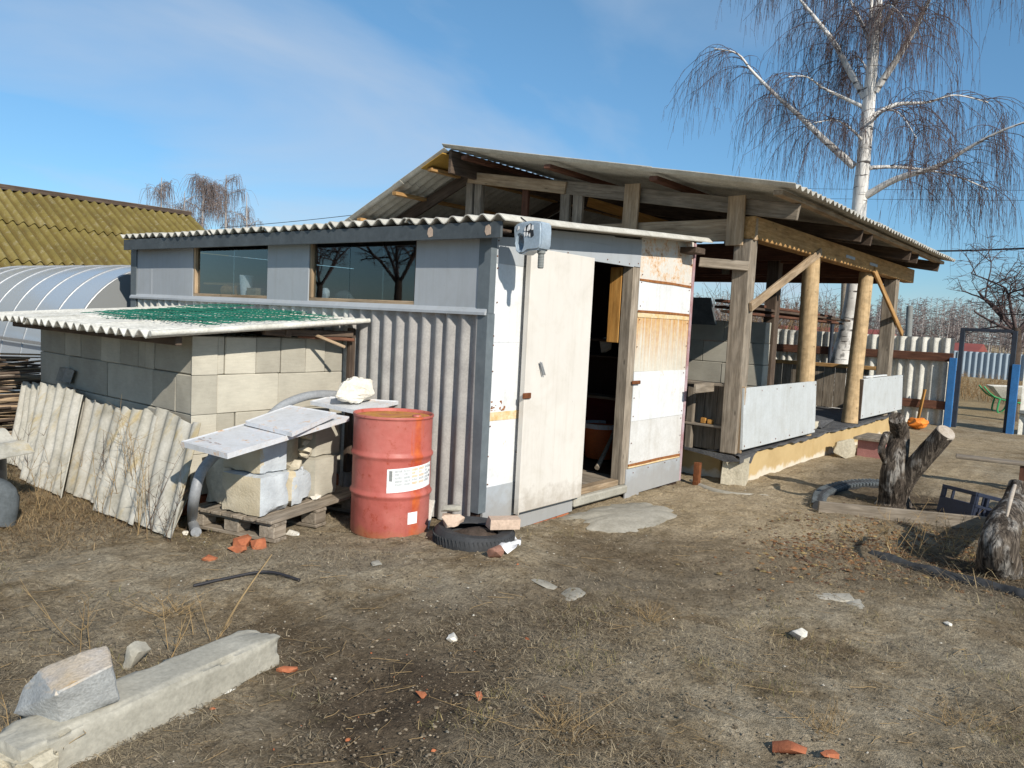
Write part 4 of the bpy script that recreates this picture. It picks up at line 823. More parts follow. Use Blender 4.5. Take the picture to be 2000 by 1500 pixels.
box('frame_post', (FX - .05, 2.70, -.1), (FX + .03, 2.78, 1.86), M['navy'], gate); box('frame_post', (FX - .05, 1.84, -.1), (FX + .03, 1.92, 1.84), M['navy'], gate); box('top_bar', (FX - .05, 1.92, 1.80), (FX + .03, 2.70, 1.86), M['navy'], gate)
box('blue_post', (FX - .16, 2.78, -.1), (FX - .06, 2.90, 1.27), M['blue'], gate); box('blue_post', (FX - .16, 1.74, -.1), (FX - .06, 1.86, 1.22), M['blue'], gate)
beam('fence_peg', (FX - .2, 3.35, -.05), (FX - .14, 3.28, .62), .08, .03, M['wood_orange'], None); tag(bpy.data.objects['fence_peg'], 'yellow wooden peg leaning on the lower fence rail', 'stake')
tag(stone('orange_net', (15.95, 3.12, .05), (.5, .4, .22), M['net_orange'], None, 17, boxy=.0, npts=40, rough=.16), 'crumpled orange net bag on the ground by the fence', 'net bag')
# wheelbarrow beyond the gate
wbx = thing('wheelbarrow', 'green framed wheelbarrow with pale tub seen through the gate', 'wheelbarrow', (22.6, 2.5, -.07))
WM = Matrix.Translation((22.6, 2.35, -.07)) @ Matrix.Rotation(R(-70), 4, 'Z')
def wb_tub():
    bm = bmesh.new(); top = [(-.55, -.36, .62), (.5, -.33, .66), (.5, .33, .66), (-.55, .36, .62)]; bot = [(-.3, -.2, .34), (.28, -.2, .36), (.28, .2, .36), (-.3, .2, .34)]
    T = [bm.verts.new(p) for p in top]; B = [bm.verts.new(p) for p in bot]; Ti = [bm.verts.new((p[0] * .95, p[1] * .95, p[2])) for p in top]; Bi = [bm.verts.new((p[0] * .95, p[1] * .95, p[2] + .02)) for p in bot]
    for k in range(4):
        j = (k + 1) % 4; bm.faces.new((T[k], T[j], B[j], B[k])); bm.faces.new((Ti[k], Ti[j], Bi[j], Bi[k])); bm.faces.new((T[k], T[j], Ti[j], Ti[k]))
    bm.faces.new(B); bm.faces.new(Bi); return bm
from_bm('tub', wb_tub(), M['slate_white'], wbx, False, WM)
for s in (-.25, .25):
    tube('handle', [WM @ Vector((-.72, s, .60)), WM @ Vector((-.4, s, .33)), WM @ Vector((.5, s * .4, .2))], [.02, .02, .02], M['green'], wbx, 6, 8); tube('leg', [WM @ Vector((-.35, s, .33)), WM @ Vector((-.38, s, .0)), WM @ Vector((-.15, s, .0)), WM @ Vector((-.05, s, .33))], [.022] * 4, M['green'], wbx, 6, 12)
lathe('wheel', [(0, -.04), (.17, -.04), (.2, 0), (.17, .04), (0, .04)], M['rubber'], wbx, WM @ Vector((.62, 0, .2)), 18, (WM.to_3x3() @ Matrix.Rotation(R(90), 3, 'X')))
# far fence, house, poles
ff = thing('far_fence', 'blue-grey profiled sheet fence beyond the gate', 'fence', (44, 6, 0))
for k in range(5): corr('fence_sheet', (44, 11 - k * 4 + .1, -.2), (44, 7 - k * 4, -.2), (44, 11 - k * 4 + .1, 1.12), (44, 7 - k * 4, 1.12), 16, .05, M['far_fence'], ff, .01, 3)
fh = thing('far_house', 'low far house with dull red roof behind the fence', 'house', (62, 18, 0))
box('wall', (60, 15, -.5), (66, 25, 1.35), M['far_wall'], fh, .02); prism('roof', [(59.5, 1.3), (63, 2.15), (66.5, 1.3)], 1, 14.6, 25.4, M['far_roof'], fh)
for y in (16, 19, 22): box('window', (59.97, y, .3), (60.02, y + 1.2, 1.1), M['dark_room'], fh)
hs = thing('far_shed', 'small far shed with red roof beside the blue-grey fence', 'shed', (52, 6, 0)); box('wall', (51, 7.4, -.4), (54, 9, 1.05), M['far_wall'], hs, .02); prism('roof', [(50.7, 1.05), (52.5, 1.5), (54.3, 1.05)], 1, 7.2, 9.2, M['far_roof'], hs)
tag(tube('concrete_pole', [at(1772, 700, 0, 19.5), at(1777, 598, 0, 19.5)], [.075, .07], M['post_grey'], None, 10, 3), 'grey concrete pole rising behind the fence beside the far post', 'pole'); tag(tube('wood_pole', [at(1645, 700, 0, 30), at(1654, 470, 0, 30)], [.15, .13], M['wood_grey'], None, 10, 4), 'wooden utility pole standing beside the birch trunk', 'pole')
def wire(name, label, a, b, sag, r=.012):
    p = np.array(a, float); q = np.array(b, float); return tag(tube(name, [tuple(p), tuple((p + q) / 2 - np.array([0, 0, sag])), tuple(q)], [r] * 3, M['wire'], None, 5, 14), label, 'cable')
wire('power_cable', 'dark cable running right from the shed roof corner', at(1700, 489, 0, 24), at(2080, 482, 0, 20), .05, .022)
wire('power_cable', 'thin high cable crossing behind the birch, upper one', at(1200, 356, 0, 30), at(2080, 372, 0, 26), .1, .006); wire('power_cable', 'thin high cable crossing behind the birch, lower one', at(1200, 374, 0, 30), at(2080, 392, 0, 26), .1, .006)
wire('power_cable', 'thin cable left of the gable roof above the hut', at(430, 445, 1, 40), at(760, 412, 1, 30), .05, .016)

# ------------------------------------------------------------------ greenhouse, mossy shed, brushwood on the left
gh = thing('greenhouse', 'arched polycarbonate greenhouse with shiny ribs behind the block store', 'greenhouse', (5.4, 10.4, 0))
def arch(t):   # t 0..1 from the left foot over the top to the right foot
    a = math.pi * (1 - t); c = math.cos(a); s = math.sin(a); return 5.45 + 1.52 * math.copysign(abs(c) ** .85, c), .35 + 1.72 * abs(s) ** .80
def gh_panel(y0, y1):
    def f(u, v):
        pts = np.array([arch(t) for t in u]); d = np.gradient(np.array([arch(t) for t in np.linspace(0, 1, 200)]), axis=0); k = np.clip((u * 199).astype(int), 0, 199); d = d[k]; N = np.stack([-d[:, 1], 0 * u, d[:, 0]], 1); N /= np.linalg.norm(N, axis=1)[:, None] + 1e-9
        return np.stack([pts[:, 0], y0 + (y1 - y0) * v, pts[:, 1]], 1), N
    return grid_sheet('cover_panel', f, 49, 2, .006, M['poly'], gh)
for k in range(4): gh_panel(10.0 + k * 2.1, 12.1 + k * 2.1 + .0)
for k in range(13):
    y = 10.0 + k * .70; tube('rib', [(arch(t)[0], y, arch(t)[1] + .006) for t in np.linspace(0, 1, 25)], [.014] * 3, M['steel'], gh, 6, 50)
poly = [arch(t) for t in np.linspace(0, 1, 31)]; prism('end_panel', [(3.93, .02)] + poly + [(6.97, .02)], 1, 9.985, 9.995, M['poly_end'], gh)
box('end_post', (4.9, 9.95, 0), (4.94, 9.98, 1.9), M['steel'], gh)
box('base_board', (3.90, 10.0, -.1), (3.95, 18.4, .42), M['far_fence'], gh); box('side_rail', (3.915, 10.0, .98), (3.935, 18.4, 1.02), M['steel'], gh)
ms = thing('mossy_roof_shed', 'old shed with moss-yellow corrugated roof behind the greenhouse', 'shed', (5, 16.5, 0))
e0 = np.array([0, 14.2, 1.45]); up = np.array([0, 3.8, 2.2])
for r in range(3):
    for c in range(8):
        x0 = 1.14 + c * 1.085; x1 = x0 + 1.10; v0 = r / 3 - .03 * (r > 0); v1 = (r + 1) / 3; dz = .02 + .018 * (2 - r) * -1 + .03
        a = e0 + up * v0; b = e0 + up * v1; d = .02 * r
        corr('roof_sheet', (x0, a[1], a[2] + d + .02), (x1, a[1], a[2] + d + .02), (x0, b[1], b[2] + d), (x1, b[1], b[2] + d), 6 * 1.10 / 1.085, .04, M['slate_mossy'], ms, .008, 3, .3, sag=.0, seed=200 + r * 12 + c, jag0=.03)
beam('ridge_cap', (1.05, 18.02, 3.73), (9.86, 18.02, 3.73), .22, .05, M['wood_grey'], ms); beam('ridge_cap', (1.05, 17.9, 3.70), (9.86, 17.9, 3.70), .03, .10, M['wood_dark'], ms)
box('wall', (1.3, 14.5, -.1), (9.6, 21, 1.4), M['wood_grey'], ms); prism('gable_wall', [(14.5, 1.4), (18, 3.55), (21.4, 1.4)], 0, 9.5, 9.6, M['wood_dark'], ms)
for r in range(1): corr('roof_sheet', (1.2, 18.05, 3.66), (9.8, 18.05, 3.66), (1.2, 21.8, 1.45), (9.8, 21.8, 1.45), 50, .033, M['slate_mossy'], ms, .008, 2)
tag(beam('white_lath', (6.2, 14.05, 1.70), (7.4, 14.0, 1.76), .10, .03, M['tin'], None), 'white lath lying along the greenhouse top edge', 'lath')
br = thing('brushwood_pile', 'stacked pile of thin brushwood sticks left of the block store', 'woodpile', (2.6, 8.9, 0))
for k in range(230):
    z = .04 + .92 * (k / 230) + random.uniform(-.02, .02); yy = 8.36 + random.uniform(0, 1.2) * (1 - .3 * k / 230); r = random.uniform(.009, .02)
    a = (1.5 + random.uniform(-.3, .2), yy + random.uniform(-.15, .15), z + random.uniform(-.03, .03)); b = (3.15 + random.uniform(-.35, .25), yy + random.uniform(-.15, .15), z + random.uniform(-.03, .05))
    mid = tuple((a[i] + b[i]) / 2 + random.uniform(-.05, .05) for i in range(3)); tube('stick', [a, mid, b], [r, r, r * .6], M[random.choice(['wood_grey', 'bark_dark', 'wood_pale', 'wood_dark'])], br, 5, 6, seed=k)

# ------------------------------------------------------------------ pallet with blocks, tin panels and hose
PA = R(16); pu = Vector((math.cos(PA), math.sin(PA), 0)); pv = Vector((-math.sin(PA), math.cos(PA), 0)); PO = Vector((3.09, 4.46, 0.0))
def pf(u, v, z): return PO + pu * u + pv * v + Vector((0, 0, z))
pal = thing('wooden_pallet', 'weathered grey pallet under the block pile', 'pallet', PO)
tops = [0.0, .135, .235, .335, .435, .535, .64]
for k, v in enumerate(tops): beam('deck_board', pf(-.04 - .02 * random.random(), v + .06 if k == 0 else v + .045, .152), pf(1.12, v + .06 if k == 0 else v + .045, .152), .13 if k == 0 else .085, .024, M['wood_grey'], pal, .004)
for u in (.05, .5, 1.0):
    beam('cross_board', pf(u, -.01, .127), pf(u, .75, .127), .12, .022, M['wood_grey'], pal, .003); beam('bottom_board', pf(u, -.01, .018), pf(u, .75, .018), .12, .024, M['wood_grey'], pal, .003)
    for v in (.06, .37, .68): beam('spacer_block', pf(u - .065, v, .073), pf(u + .065, v, .073), .13, .085, M['wood_grey'], pal, .006)
def pblock(u0, u1, v0, v1, z0, z1, mat, label, seed, chip=.022, da=0.0):
    c = pf((u0 + u1) / 2, (v0 + v1) / 2, (z0 + z1) / 2); h = Vector(((u1 - u0) / 2, (v1 - v0) / 2, (z1 - z0) / 2)); return tag(chipped('concrete_block', c - h, c + h, M[mat], None, seed, PA + da, chip), label, 'block', 'blocks piled on the pallet')
pblock(-.02, .27, .10, .46, .166, .445, 'block_painted', 'blue-grey smeared block at the near end of the pallet, lower one', 1, .02, R(-3)); pblock(.03, .29, .14, .50, .447, .71, 'block_painted', 'blue-grey smeared block under the tin panel, upper one', 2, .018, R(-5))
pblock(.30, .56, .12, .44, .166, .43, 'block_painted', 'broken blue-grey block with bare hollows beside the lower near block', 3, .03, R(4)); pblock(.60, .88, .13, .46, .166, .47, 'block', 'clean pale block at the barrel end of the pallet, lower one', 4, .012)
pblock(.66, .98, .18, .48, .472, .76, 'block', 'clean pale block behind the barrel, upper one', 5, .014); pblock(.31, .62, .30, .58, .432, .74, 'block_raw', 'rough pale block in the middle of the pile under the tin', 6, .02)
pblock(.10, .7, .48, .72, .166, .60, 'block_raw', 'rear pale block at the back of the pallet pile', 7, .02)
for k, (px, py, s, dz) in enumerate(((628, 857, .075, .655), (630, 872, .06, .60), (632, 884, .07, .555), (628, 896, .075, .515), (618, 905, .10, .46), (590, 912, .09, .455))):
    p = pf(.52 + .03 * (k % 2) - .12 * (k > 3) - .1 * (k > 4), .17 + .02 * (k % 2), dz); tag(stone('rubble_stone', p, (s * 1.6, s * 1.3, s * .85), M['block_raw'], None, 50 + k, k, .4, 14, .05, sub=1), ['topmost small', 'second small', 'third small', 'fourth small', 'larger angular', 'leftmost low'][k] + ' pale stone wedged between the pallet blocks', 'stone', 'stones wedged in the block pile')
tag(stone('lime_lump', G(616, 975, .17) + Vector((0, 0, .19)), (.09, .08, .05), M['white_stone'], None, 61, boxy=.3), 'small white lump lying on the pallet edge', 'stone')
def quad_panel(name, pts, th, lip, mat, label, lips=True):
    pts = [Vector(p) for p in pts]; n = (pts[1] - pts[0]).cross(pts[3] - pts[0]).normalized(); n = n if n.z > 0 else -n
    t = thing(name, label, 'metal panel', pts[0], 'white tin panels on the block pile'); bm = bmesh.new(); c = sum(pts, Vector()) / 4
    T = [bm.verts.new(p) for p in pts]; I = [bm.verts.new(p + (c - p) * .05 + n * -.006) for p in pts]; B = [bm.verts.new(p - n * lip) for p in pts]; Bi = [bm.verts.new(p - n * lip + (c - p) * .012) for p in pts]; Ti = [bm.verts.new(p - n * .012 + (c - p) * .012) for p in pts]
    bm.faces.new(I); bm.faces.new(Ti[::-1])
    for k in range(4):
        j = (k + 1) % 4; bm.faces.new((T[k], T[j], I[j], I[k])); bm.faces.new((T[k], T[j], B[j], B[k])); bm.faces.new((B[k], B[j], Bi[j], Bi[k])); bm.faces.new((Bi[k], Bi[j], Ti[j], Ti[k]))
    from_bm('sheet_face', bm, mat, t); return t, n
A = Vector((2.585, 4.235, .705)); B = Vector((3.80, 4.585, .808)); C = Vector((2.555, 4.72, .715)); D = Vector((3.72, 5.10, .818))
tp, n = quad_panel('tin_panel', (A, B, D, C), .01, .035, M['tin'], 'long white tin panel sloping over the block pile, lowest of three')
for s, l in ((.09, .45), (.13, .18)):
    a = C + (D - C) * s; b = A + (B - A) * s; [stone('rust_patch', a + (b - a) * (.12 + .09 * q_ + random.uniform(-.02, .02)) + n * .001 + Vector((random.uniform(-.01, .01), 0, 0)), (random.uniform(.006, .014), random.uniform(.02, .06), .002), M['rust_seam'], tp, int(90 * s) + q_, PA, .2, 12, .2, sub=1) for q_ in range(int(l * 14))]
q = [at(479, 822, 2, .795), at(570, 845, 2, .775), at(657, 806, 2, .85), at(566, 791, 2, .86)]; tp2, n = quad_panel('tin_panel', q, .01, .03, M['tin'], 'white tin door lying tilted on the long panel, middle of three')
beam('rust_line', q[0] + Vector((.01, 0, -.02)), q[0] + (q[1] - q[0]) * .5 + Vector((.01, 0, -.02)), .006, .014, M['rust_seam'], tp2, 0, 0)
q = [at(606, 783, 2, .88), at(694, 801, 2, .86), at(778, 783, 2, .88), at(642, 774, 2, .90)]; tp3, n = quad_panel('tin_panel', q, .01, .03, M['tin'], 'white tin panel behind the barrel carrying a stone, topmost of three')
WBP = [(655, 774, 0), (664, 748, .05), (672, 744, 0), (690, 739, .04), (702, 737, .1), (726, 743, .03), (728, 768, 0), (724, 779, .08), (700, 786, 0), (672, 783, .02), (660, 781, .1), (684, 742, .16), (720, 748, .17), (722, 778, .17), (668, 778, .17)]
hp = [at(383, 1041, 2, .02), at(376, 1015, 2, .06), at(379, 975, 1, 4.86), at(392, 925, 1, 4.86), at(420, 890, 1, 4.88), at(455, 868, 1, 4.9), at(500, 840, 1, 5.0), at(548, 795, 1, 5.06), at(590, 776, 1, 5.08), at(628, 770, 1, 5.1), at(664, 772, 1, 5.12)]
hp[0].z = gzf(hp[0].x, hp[0].y) + .03; tag(tube('drain_hose', hp, [.036, .036, .034, .034, .034], M['hose'], None, 12, 60), 'grey drain hose looping from the ground up behind the tin panels', 'hose')
for k, (px, py, s) in enumerate(((478, 1066, .13), (505, 1068, .12), (462, 1078, .09), (410, 1094, .075))): p = G(px, py); tag(stone('brick_shard', p + Vector((0, 0, s * .2)), (s * 1.5, s, s * .7), M['brick'], None, 80 + k, k * 1.1, .5, 12, .06, sub=1), ['left orange brick shard under the pallet corner', 'right orange brick shard under the pallet corner', 'flat orange brick shard before the pallet corner', 'small orange brick shard lying alone left of the pallet corner'][k], 'brick shard', 'brick shards by the pallet')

# ------------------------------------------------------------------ barrel
bl = thing('steel_drum', 'faded red steel drum with rust streaks and white label', 'barrel', (3.93, 4.24, 0))
def barrel_mat():
    t = NT('faded_red_drum_paint'); v = t.coord('obj'); a = t.noise(v, 5, 7, .65); x = t.n('SeparateXYZ'); t.set(x.inputs[0], v)
    col = t.ramp(a, [(.3, (.36, .085, .066)), (.7, (.47, .128, .105))]); ang = t.math('ARCTAN2', x.outputs[1], x.outputs[0])
    d = t.math('ABSOLUTE', t.math('ADD', ang, 1.64)); near_ = t.math('MULTIPLY', t.math('MAXIMUM', t.math('SUBTRACT', 1.0, t.math('MULTIPLY', d, 2.6)), 0.0), .34)
    k = t.ramp(t.math('ADD', near_, t.math('MULTIPLY', t.noise(t.coord('obj', (16, 16, 1.0)), 2.4, 7, .75), .55)), [(.455, 0.0), (.53, .75), (.6, .95)]); col = t.mix(k, col, t.ramp(t.noise(v, 14, 5), [(.35, (.40, .055, .02)), (.65, (.55, .12, .025))]))
    low = t.math('SUBTRACT', t.math('MULTIPLY', t.noise(v, 9, 6), .2), t.math('ADD', x.outputs[2], .03)); col = t.mix(t.ramp(low, [(0.0, 0.0), (.06, .75)]), col, (.33, .13, .05))
    col = t.mix(t.ramp(t.noise(v, 17, 7, .75), [(.57, 0.0), (.65, .85)]), col, (.30, .045, .02)); col = t.mix(t.ramp(t.noise(t.coord('obj', (30, 30, 2)), 2, 5, .7), [(.6, 0.0), (.7, .5)]), col, (.30, .09, .05)); col = t.mix(t.ramp(t.noise(v, 2.2, 5), [(.45, 0.0), (.7, .5)]), col, (.50, .21, .175)); t.bump(t.math('ADD', t.noise(v, 3, 3), t.math('MULTIPLY', a, .3)), .45, .03); return t.done(col, t.ramp(a, [(.3, .42), (.7, .65)]), .4)
M['drum'] = barrel_mat()
def lid_mat():
    t = NT('rusty_drum_lid'); v = t.coord('obj'); a = t.noise(v, 6, 8, .7, .4); col = t.ramp(a, [(.33, (.40, .11, .085)), (.43, (.42, .17, .07)), (.52, (.50, .24, .05)), (.62, (.28, .09, .025)), (.74, (.50, .36, .2))]); t.bump(a, .2, .004); return t.done(col, .7, .3)
M['drum_lid'] = lid_mat()
prof = [(.283, .0), (.287, .01)]
def rib(z): return [(.2865, z - .035), (.289, z - .022), (.299, z - .008), (.301, z), (.299, z + .008), (.289, z + .022), (.2865, z + .035)]
prof += rib(.305) + rib(.585) + [(.2865, .84), (.288, .852), (.2935, .855), (.2945, .864), (.2925, .872), (.286, .872), (.281, .866), (.279, .848)]
BZ = gzf(3.93, 4.24) - .01
BB = lathe('drum_body', prof, M['drum'], bl, (3.93, 4.24, BZ), 72, Matrix.Rotation(R(0), 3, 'Z'), close=False, angle=55)
lathe('drum_lid', [(0, .850), (.12, .851), (.2, .849), (.279, .849)], M['drum_lid'], bl, (3.93, 4.24, BZ), 48, close=False)
lathe('bung_cap', [(0, .862), (.032, .862), (.036, .851)], M['drum'], bl, (3.93 + .12, 4.24 - .12, BZ), 16, close=False); 
def wrap(name, a0, a1, z0, z1, r, mat, par, slope=0.0, n=20):
    def f(u, v):
        a = a0 + (a1 - a0) * u; rr_ = r + .0 * v; P = np.stack([3.93 + rr_ * np.cos(a), 4.24 + rr_ * np.sin(a), BZ + z0 + (z1 - z0) * v + slope * (u - .5)], 1); return P, np.stack([np.cos(a), np.sin(a), 0 * a], 1)
    return grid_sheet(name, f, n, 2, .0012, mat, par)
lb = wrap('label', R(-139), R(-60), .350, .520, .2885, M['paper'], bl, .03)
wrap('label_mark', R(-136), R(-131.5), .42, .495, .2897, M['post_grey'], lb, -.002, 4)
M['print'] = plain('pale_grey_print', (.55, .57, .58), (.42, .44, .45), 30, .9, .1, 0); M['print_rust'] = plain('rust_stain_print', (.60, .42, .28), (.7, .62, .52), 20, .9, .1, 0)
for k in range(5):
    a = -128 + k * 12.4; z = .0045 * k - .012
    for j in range(5): wrap('label_print', R(a), R(a + (10.2 if j != 3 else 6)), .408 + j * .024 + z - .009, .408 + j * .024 + z + .008, .2897, M['print_rust'] if k in (2, 3) and j != 1 else M['print'], lb, .004, 5)
for j in range(3): wrap('label_mark', R(-66), R(-63.5), .43 + j * .035, .445 + j * .035, .2897, M['black_plastic'], lb, 0, 3)
sl = wrap('small_label', R(-107), R(-91), .105, .19, .2885, M['paper'], bl, .002, 6); wrap('label_mark', R(-102), R(-101), .12, .155, .2897, M['print_rust'], sl, 0, 3); wrap('label_mark', R(-97), R(-96), .115, .15, .2897, M['print_rust'], sl, 0, 3)
# tyre with stones, paper
tr = thing('old_tyre', 'worn black tyre lying flat at the hut corner with stones on it', 'tyre', (4.13, 3.58, -.03))
ty = [(.17, .02), (.20, .0), (.26, .0), (.285, .03), (.292, .085), (.285, .14), (.26, .165), (.20, .165), (.17, .145), (.165, .14), (.19, .15), (.25, .148), (.27, .12), (.274, .085), (.27, .04), (.25, .015), (.19, .015), (.17, .02)]
lathe('tyre_casing', ty, M['rubber'], tr, (4.13, 3.58, -.05), 48, Matrix.Rotation(R(3), 3, 'X'), close=False)
for k in range(60):
    a = 2 * math.pi * k / 60; c = Vector((4.13 + .289 * math.cos(a), 3.58 + .289 * math.sin(a), .035)); beam('tread_bar', c + Vector((-.02 * math.sin(a), .02 * math.cos(a), -.05)), c + Vector((.006 * math.sin(a), -.006 * math.cos(a), .05)), .010, .008, M['rubber'], tr, .002, 0, (math.cos(a), math.sin(a), 0))
stone('soil_fill', (4.13, 3.58, .03), (.40, .40, .16), M['bark_dark'], tr, 90, boxy=.05, rough=.1)
tag(stone('pale_brick', (4.26, 3.42, .155), (.25, .12, .075), M['brick_pale'], None, 91, R(-38), .97, 8, .02), 'flat tan brick lying on the right side of the tyre', 'brick'); tag(stone('rough_rock', (3.99, 3.68, .165), (.22, .14, .10), M['brick_pale'], None, 96, R(-20), .4, 14, .1), 'rough pinkish rock on the left side of the tyre', 'stone'); tag(stone('flat_rock', (4.0, 3.70, .245), (.17, .10, .05), M['concrete'], None, 93, R(-30), .6, 14, .08), 'small grey flat rock stacked on the pinkish rock', 'stone')
tag(box('white_scrap', (4.12, 4.02, .0), (4.135, 4.16, .22), M['slate_white'], None, .002, R(20), tilt=(0, R(25))), 'white board scrap leaning beside the drum', 'board scrap')
def paper():
    def f(u, v):
        x = 4.02 + .30 * u + .05 * vnoise(v * 4, u * 3); y = 3.17 + .17 * v + .05 * vnoise(u * 5, v * 2 + 8) + .1 * u; z = gz(x, y) + .035 + .045 * vnoise(u * 5 + 2, v * 5) + .02 * u; N = np.zeros((len(u), 3)); N[:, 2] = 1; return np.stack([x, y, z], 1), N
    return tag(grid_sheet('torn_paper', f, 16, 9, .002, M['paper'], None), 'torn white paper scrap behind the round brown stone', 'paper')
paper(); p = G(968, 1088); tag(stone('brown_stone', p + Vector((0, 0, .035)), (.13, .11, .10), plain('brown_stone', (.30, .16, .115), (.22, .115, .085), 14), None, 94, boxy=.2, rough=.05), 'round reddish-brown stone by the torn paper', 'stone')

# ------------------------------------------------------------------ foreground beam and boulder
tag(chipped('concrete_beam', (-.57 + 1.47, -.10 + 2.885, -.06), (.57 + 1.47, .10 + 2.885, .145), M['concrete'], None, 4, R(10), .02, 26, (R(3), 0)), 'long grey concrete beam lying in the foreground', 'concrete beam')
def hull(name, pts, mat, rough, seed, sub_=3):
    bm = bmesh.new(); pts = [Vector(p) for p in pts]; c = sum(pts, Vector()) / len(pts); [bm.verts.new(p - c) for p in pts]; bmesh.ops.convex_hull(bm, input=bm.verts[:]); bmesh.ops.bevel(bm, geom=bm.edges[:], offset=.006, segments=1, affect='EDGES')
    bmesh.ops.triangulate(bm, faces=bm.faces[:]); bmesh.ops.subdivide_edges(bm, edges=bm.edges[:], cuts=sub_, use_grid_fill=True)
    for v in bm.verts: v.co += v.co.normalized() * rough * (1.2 * mnoise.noise(v.co * 9 + Vector((seed, 0, 0))) + .7 * mnoise.noise(v.co * 26) + .4 * mnoise.noise(v.co * 60))
    o = from_bm(name, bm, mat, None, True, Matrix.Translation(c)); o.data.set_sharp_from_angle(angle=R(28)); return o
tag(hull('granite_boulder', [at(74, 1308, 2, .275), at(210, 1259, 2, .33), at(221, 1298, 2, .32), at(109, 1354, 2, .285), at(234, 1368, 2, .155), at(121, 1413, 2, .135), at(25, 1397, 2, .11), at(205, 1325, 2, .15), at(45, 1340, 2, .2), at(150, 1278, 2, .315)], M['granite'], .007, 5, 5), 'split granite boulder resting on the concrete beam', 'boulder')
WY = at(694, 786, 2, .885).y - .02; tag(hull('white_boulder', [at(px, py, 1, WY + dy) for px, py, dy in WBP], M['white_stone'], .02, 9, 5), 'rough white lump of mortar on the top tin panel', 'stone')
tag(stone('grey_stone', G(266, 1302) + Vector((0, 0, .05)), (.13, .10, .13), M['concrete'], None, 104, .4, .5, 14, .08), 'small grey stone behind the foreground beam', 'stone')
tag(chipped('beam_end_lump', (.88, 2.65, -.05), (1.03, 2.83, .10), M['concrete_pale'], None, 17, R(20), .04, 6), 'white crumbled lump at the near end of the beam', 'concrete lump')
CB = G(-60, 1000); sc = thing('covered_bin', 'black bin under a pale slate piece at the left edge', 'bin', CB); lathe('bin_body', [(0, 0), (.21, 0), (.235, .08), (.225, .42), (.245, .44), (0, .44)], M['black_plastic'], sc, CB, 24)
corr('slate_cover', CB + Vector((-.3, -.45, .43)), CB + Vector((-.35, .35, .62)), CB + Vector((.33, -.28, .46)), CB + Vector((.15, .35, .66)), 3, .02, M['slate_leaning'], sc, .008, 5); q = G(2, 1028); tube('torn_sheet', [q + Vector((-.05, .06, .30)), q + Vector((.03, .02, .2)), q + Vector((.0, -.02, .0))], [.05, .09, .08], M['rubber_grey'], sc, 10, 10, .15)
# ------------------------------------------------------------------ loose pieces on the yard
for k, (px, py, s, m, lab) in enumerate(((1557, 1246, .11, 'white_stone', 'white angular chip on the bare soil right of centre'), (1853, 1222, .045, 'white_stone', 'small white chip near the right edging'), (1540, 1470, .10, 'brick', 'flat orange brick shard at the bottom right'), (1620, 1480, .06, 'brick', 'small orange shard right of the flat brick shard'), (935, 1362, .045, 'brick', 'small orange shard in the middle foreground, right one'), (822, 1358, .045, 'brick', 'small orange shard in the middle foreground, left one'), (562, 1312, .07, 'brick', 'orange brick shard right of the beam end'), (887, 1250, .07, 'white_stone', 'flat cream pebble in the middle of the yard'), (735, 1103, .09, 'concrete', 'flat grey stone before the drum'), (905, 1050, .12, 'concrete', 'grey flat stone between drum and tyre'), (432, 1357, .07, 'slate_white', 'thin white sliver beside the beam'), (1120, 1160, .2, 'slab', 'broad flat stone set in the soil, nearer one'), (1060, 1140, .14, 'slab', 'flat stone set in the soil, farther one'), (1630, 1165, .2, 'slab', 'left pale flat slab set in the path'), (1670, 1178, .2, 'slab', 'right pale flat slab set in the path'), (362, 1043, .05, 'white_stone', 'white chip beside the hose end'), (572, 1045, .08, 'white_stone', 'pale chip right of the pallet corner'))):
    p = G(px, py); flat = .28 if m in ('slab', 'concrete', 'slate_white') else .55; tag(stone('loose_stone' if m != 'brick' else 'brick_chip', p + Vector((0, 0, s * flat * .3 if m != 'slab' else -.004)), (s * (1.5 if m != 'slate_white' else 2.2), s * (.9 if m != 'slate_white' else .35), s * flat if m != 'slab' else .03), M[m], None, 110 + k, k * .9, .5, 14, .06, sub=1), lab, 'stone' if m != 'brick' else 'brick shard')
tag(tube('black_cable', [G(378, 1148) + Vector((0, 0, .012)), G(440, 1135) + Vector((0, 0, .015)), G(520, 1123) + Vector((0, 0, .02)), G(585, 1137) + Vector((0, 0, .012))], [.009] * 3, M['wire'], None, 7, 20), 'short piece of black cable lying before the drum', 'cable')
st = at(531, 1083, 1, 3.95); tag(tube('long_stalk', [G(430, 1242), at(470, 1170, 1, 3.7), st], [.006, .005, .003], M['straw'], None, 5, 12), 'single long straw stalk leaning over the yard before the pallet', 'stalk')

# ------------------------------------------------------------------ right side: beds, stumps, crate
s1 = thing('tree_stump', 'charred double-trunk stump with a sawn limb in the round bed', 'stump', G(1745, 990))
b0 = G(1745, 985); zt = b0.z
def sp_(px, py, y): return at(px, py, 1, y)
def sx_(px, py, x): return at(px, py, 0, x)
tube('trunk', [Vector((b0.x, b0.y, zt - .06)), Vector((b0.x, b0.y, zt + .06)), sp_(1745, 930, b0.y), sp_(1750, 890, b0.y), sp_(1757, 850, b0.y), sp_(1750, 816, b0.y)], [.20, .145, .122, .108, .092, .066], M['stump'], s1, 48, 50, .07, 13, seed=3)
tube('sawn_limb', [Vector((b0.x - .02, b0.y - .03, zt + .16)), sx_(1775, 925, b0.x - .06), sx_(1808, 888, b0.x - .10), sx_(1846, 846, b0.x - .14)], [.12, .10, .094, .092], M['stump'], s1, 40, 36, .05, 11, seed=4)
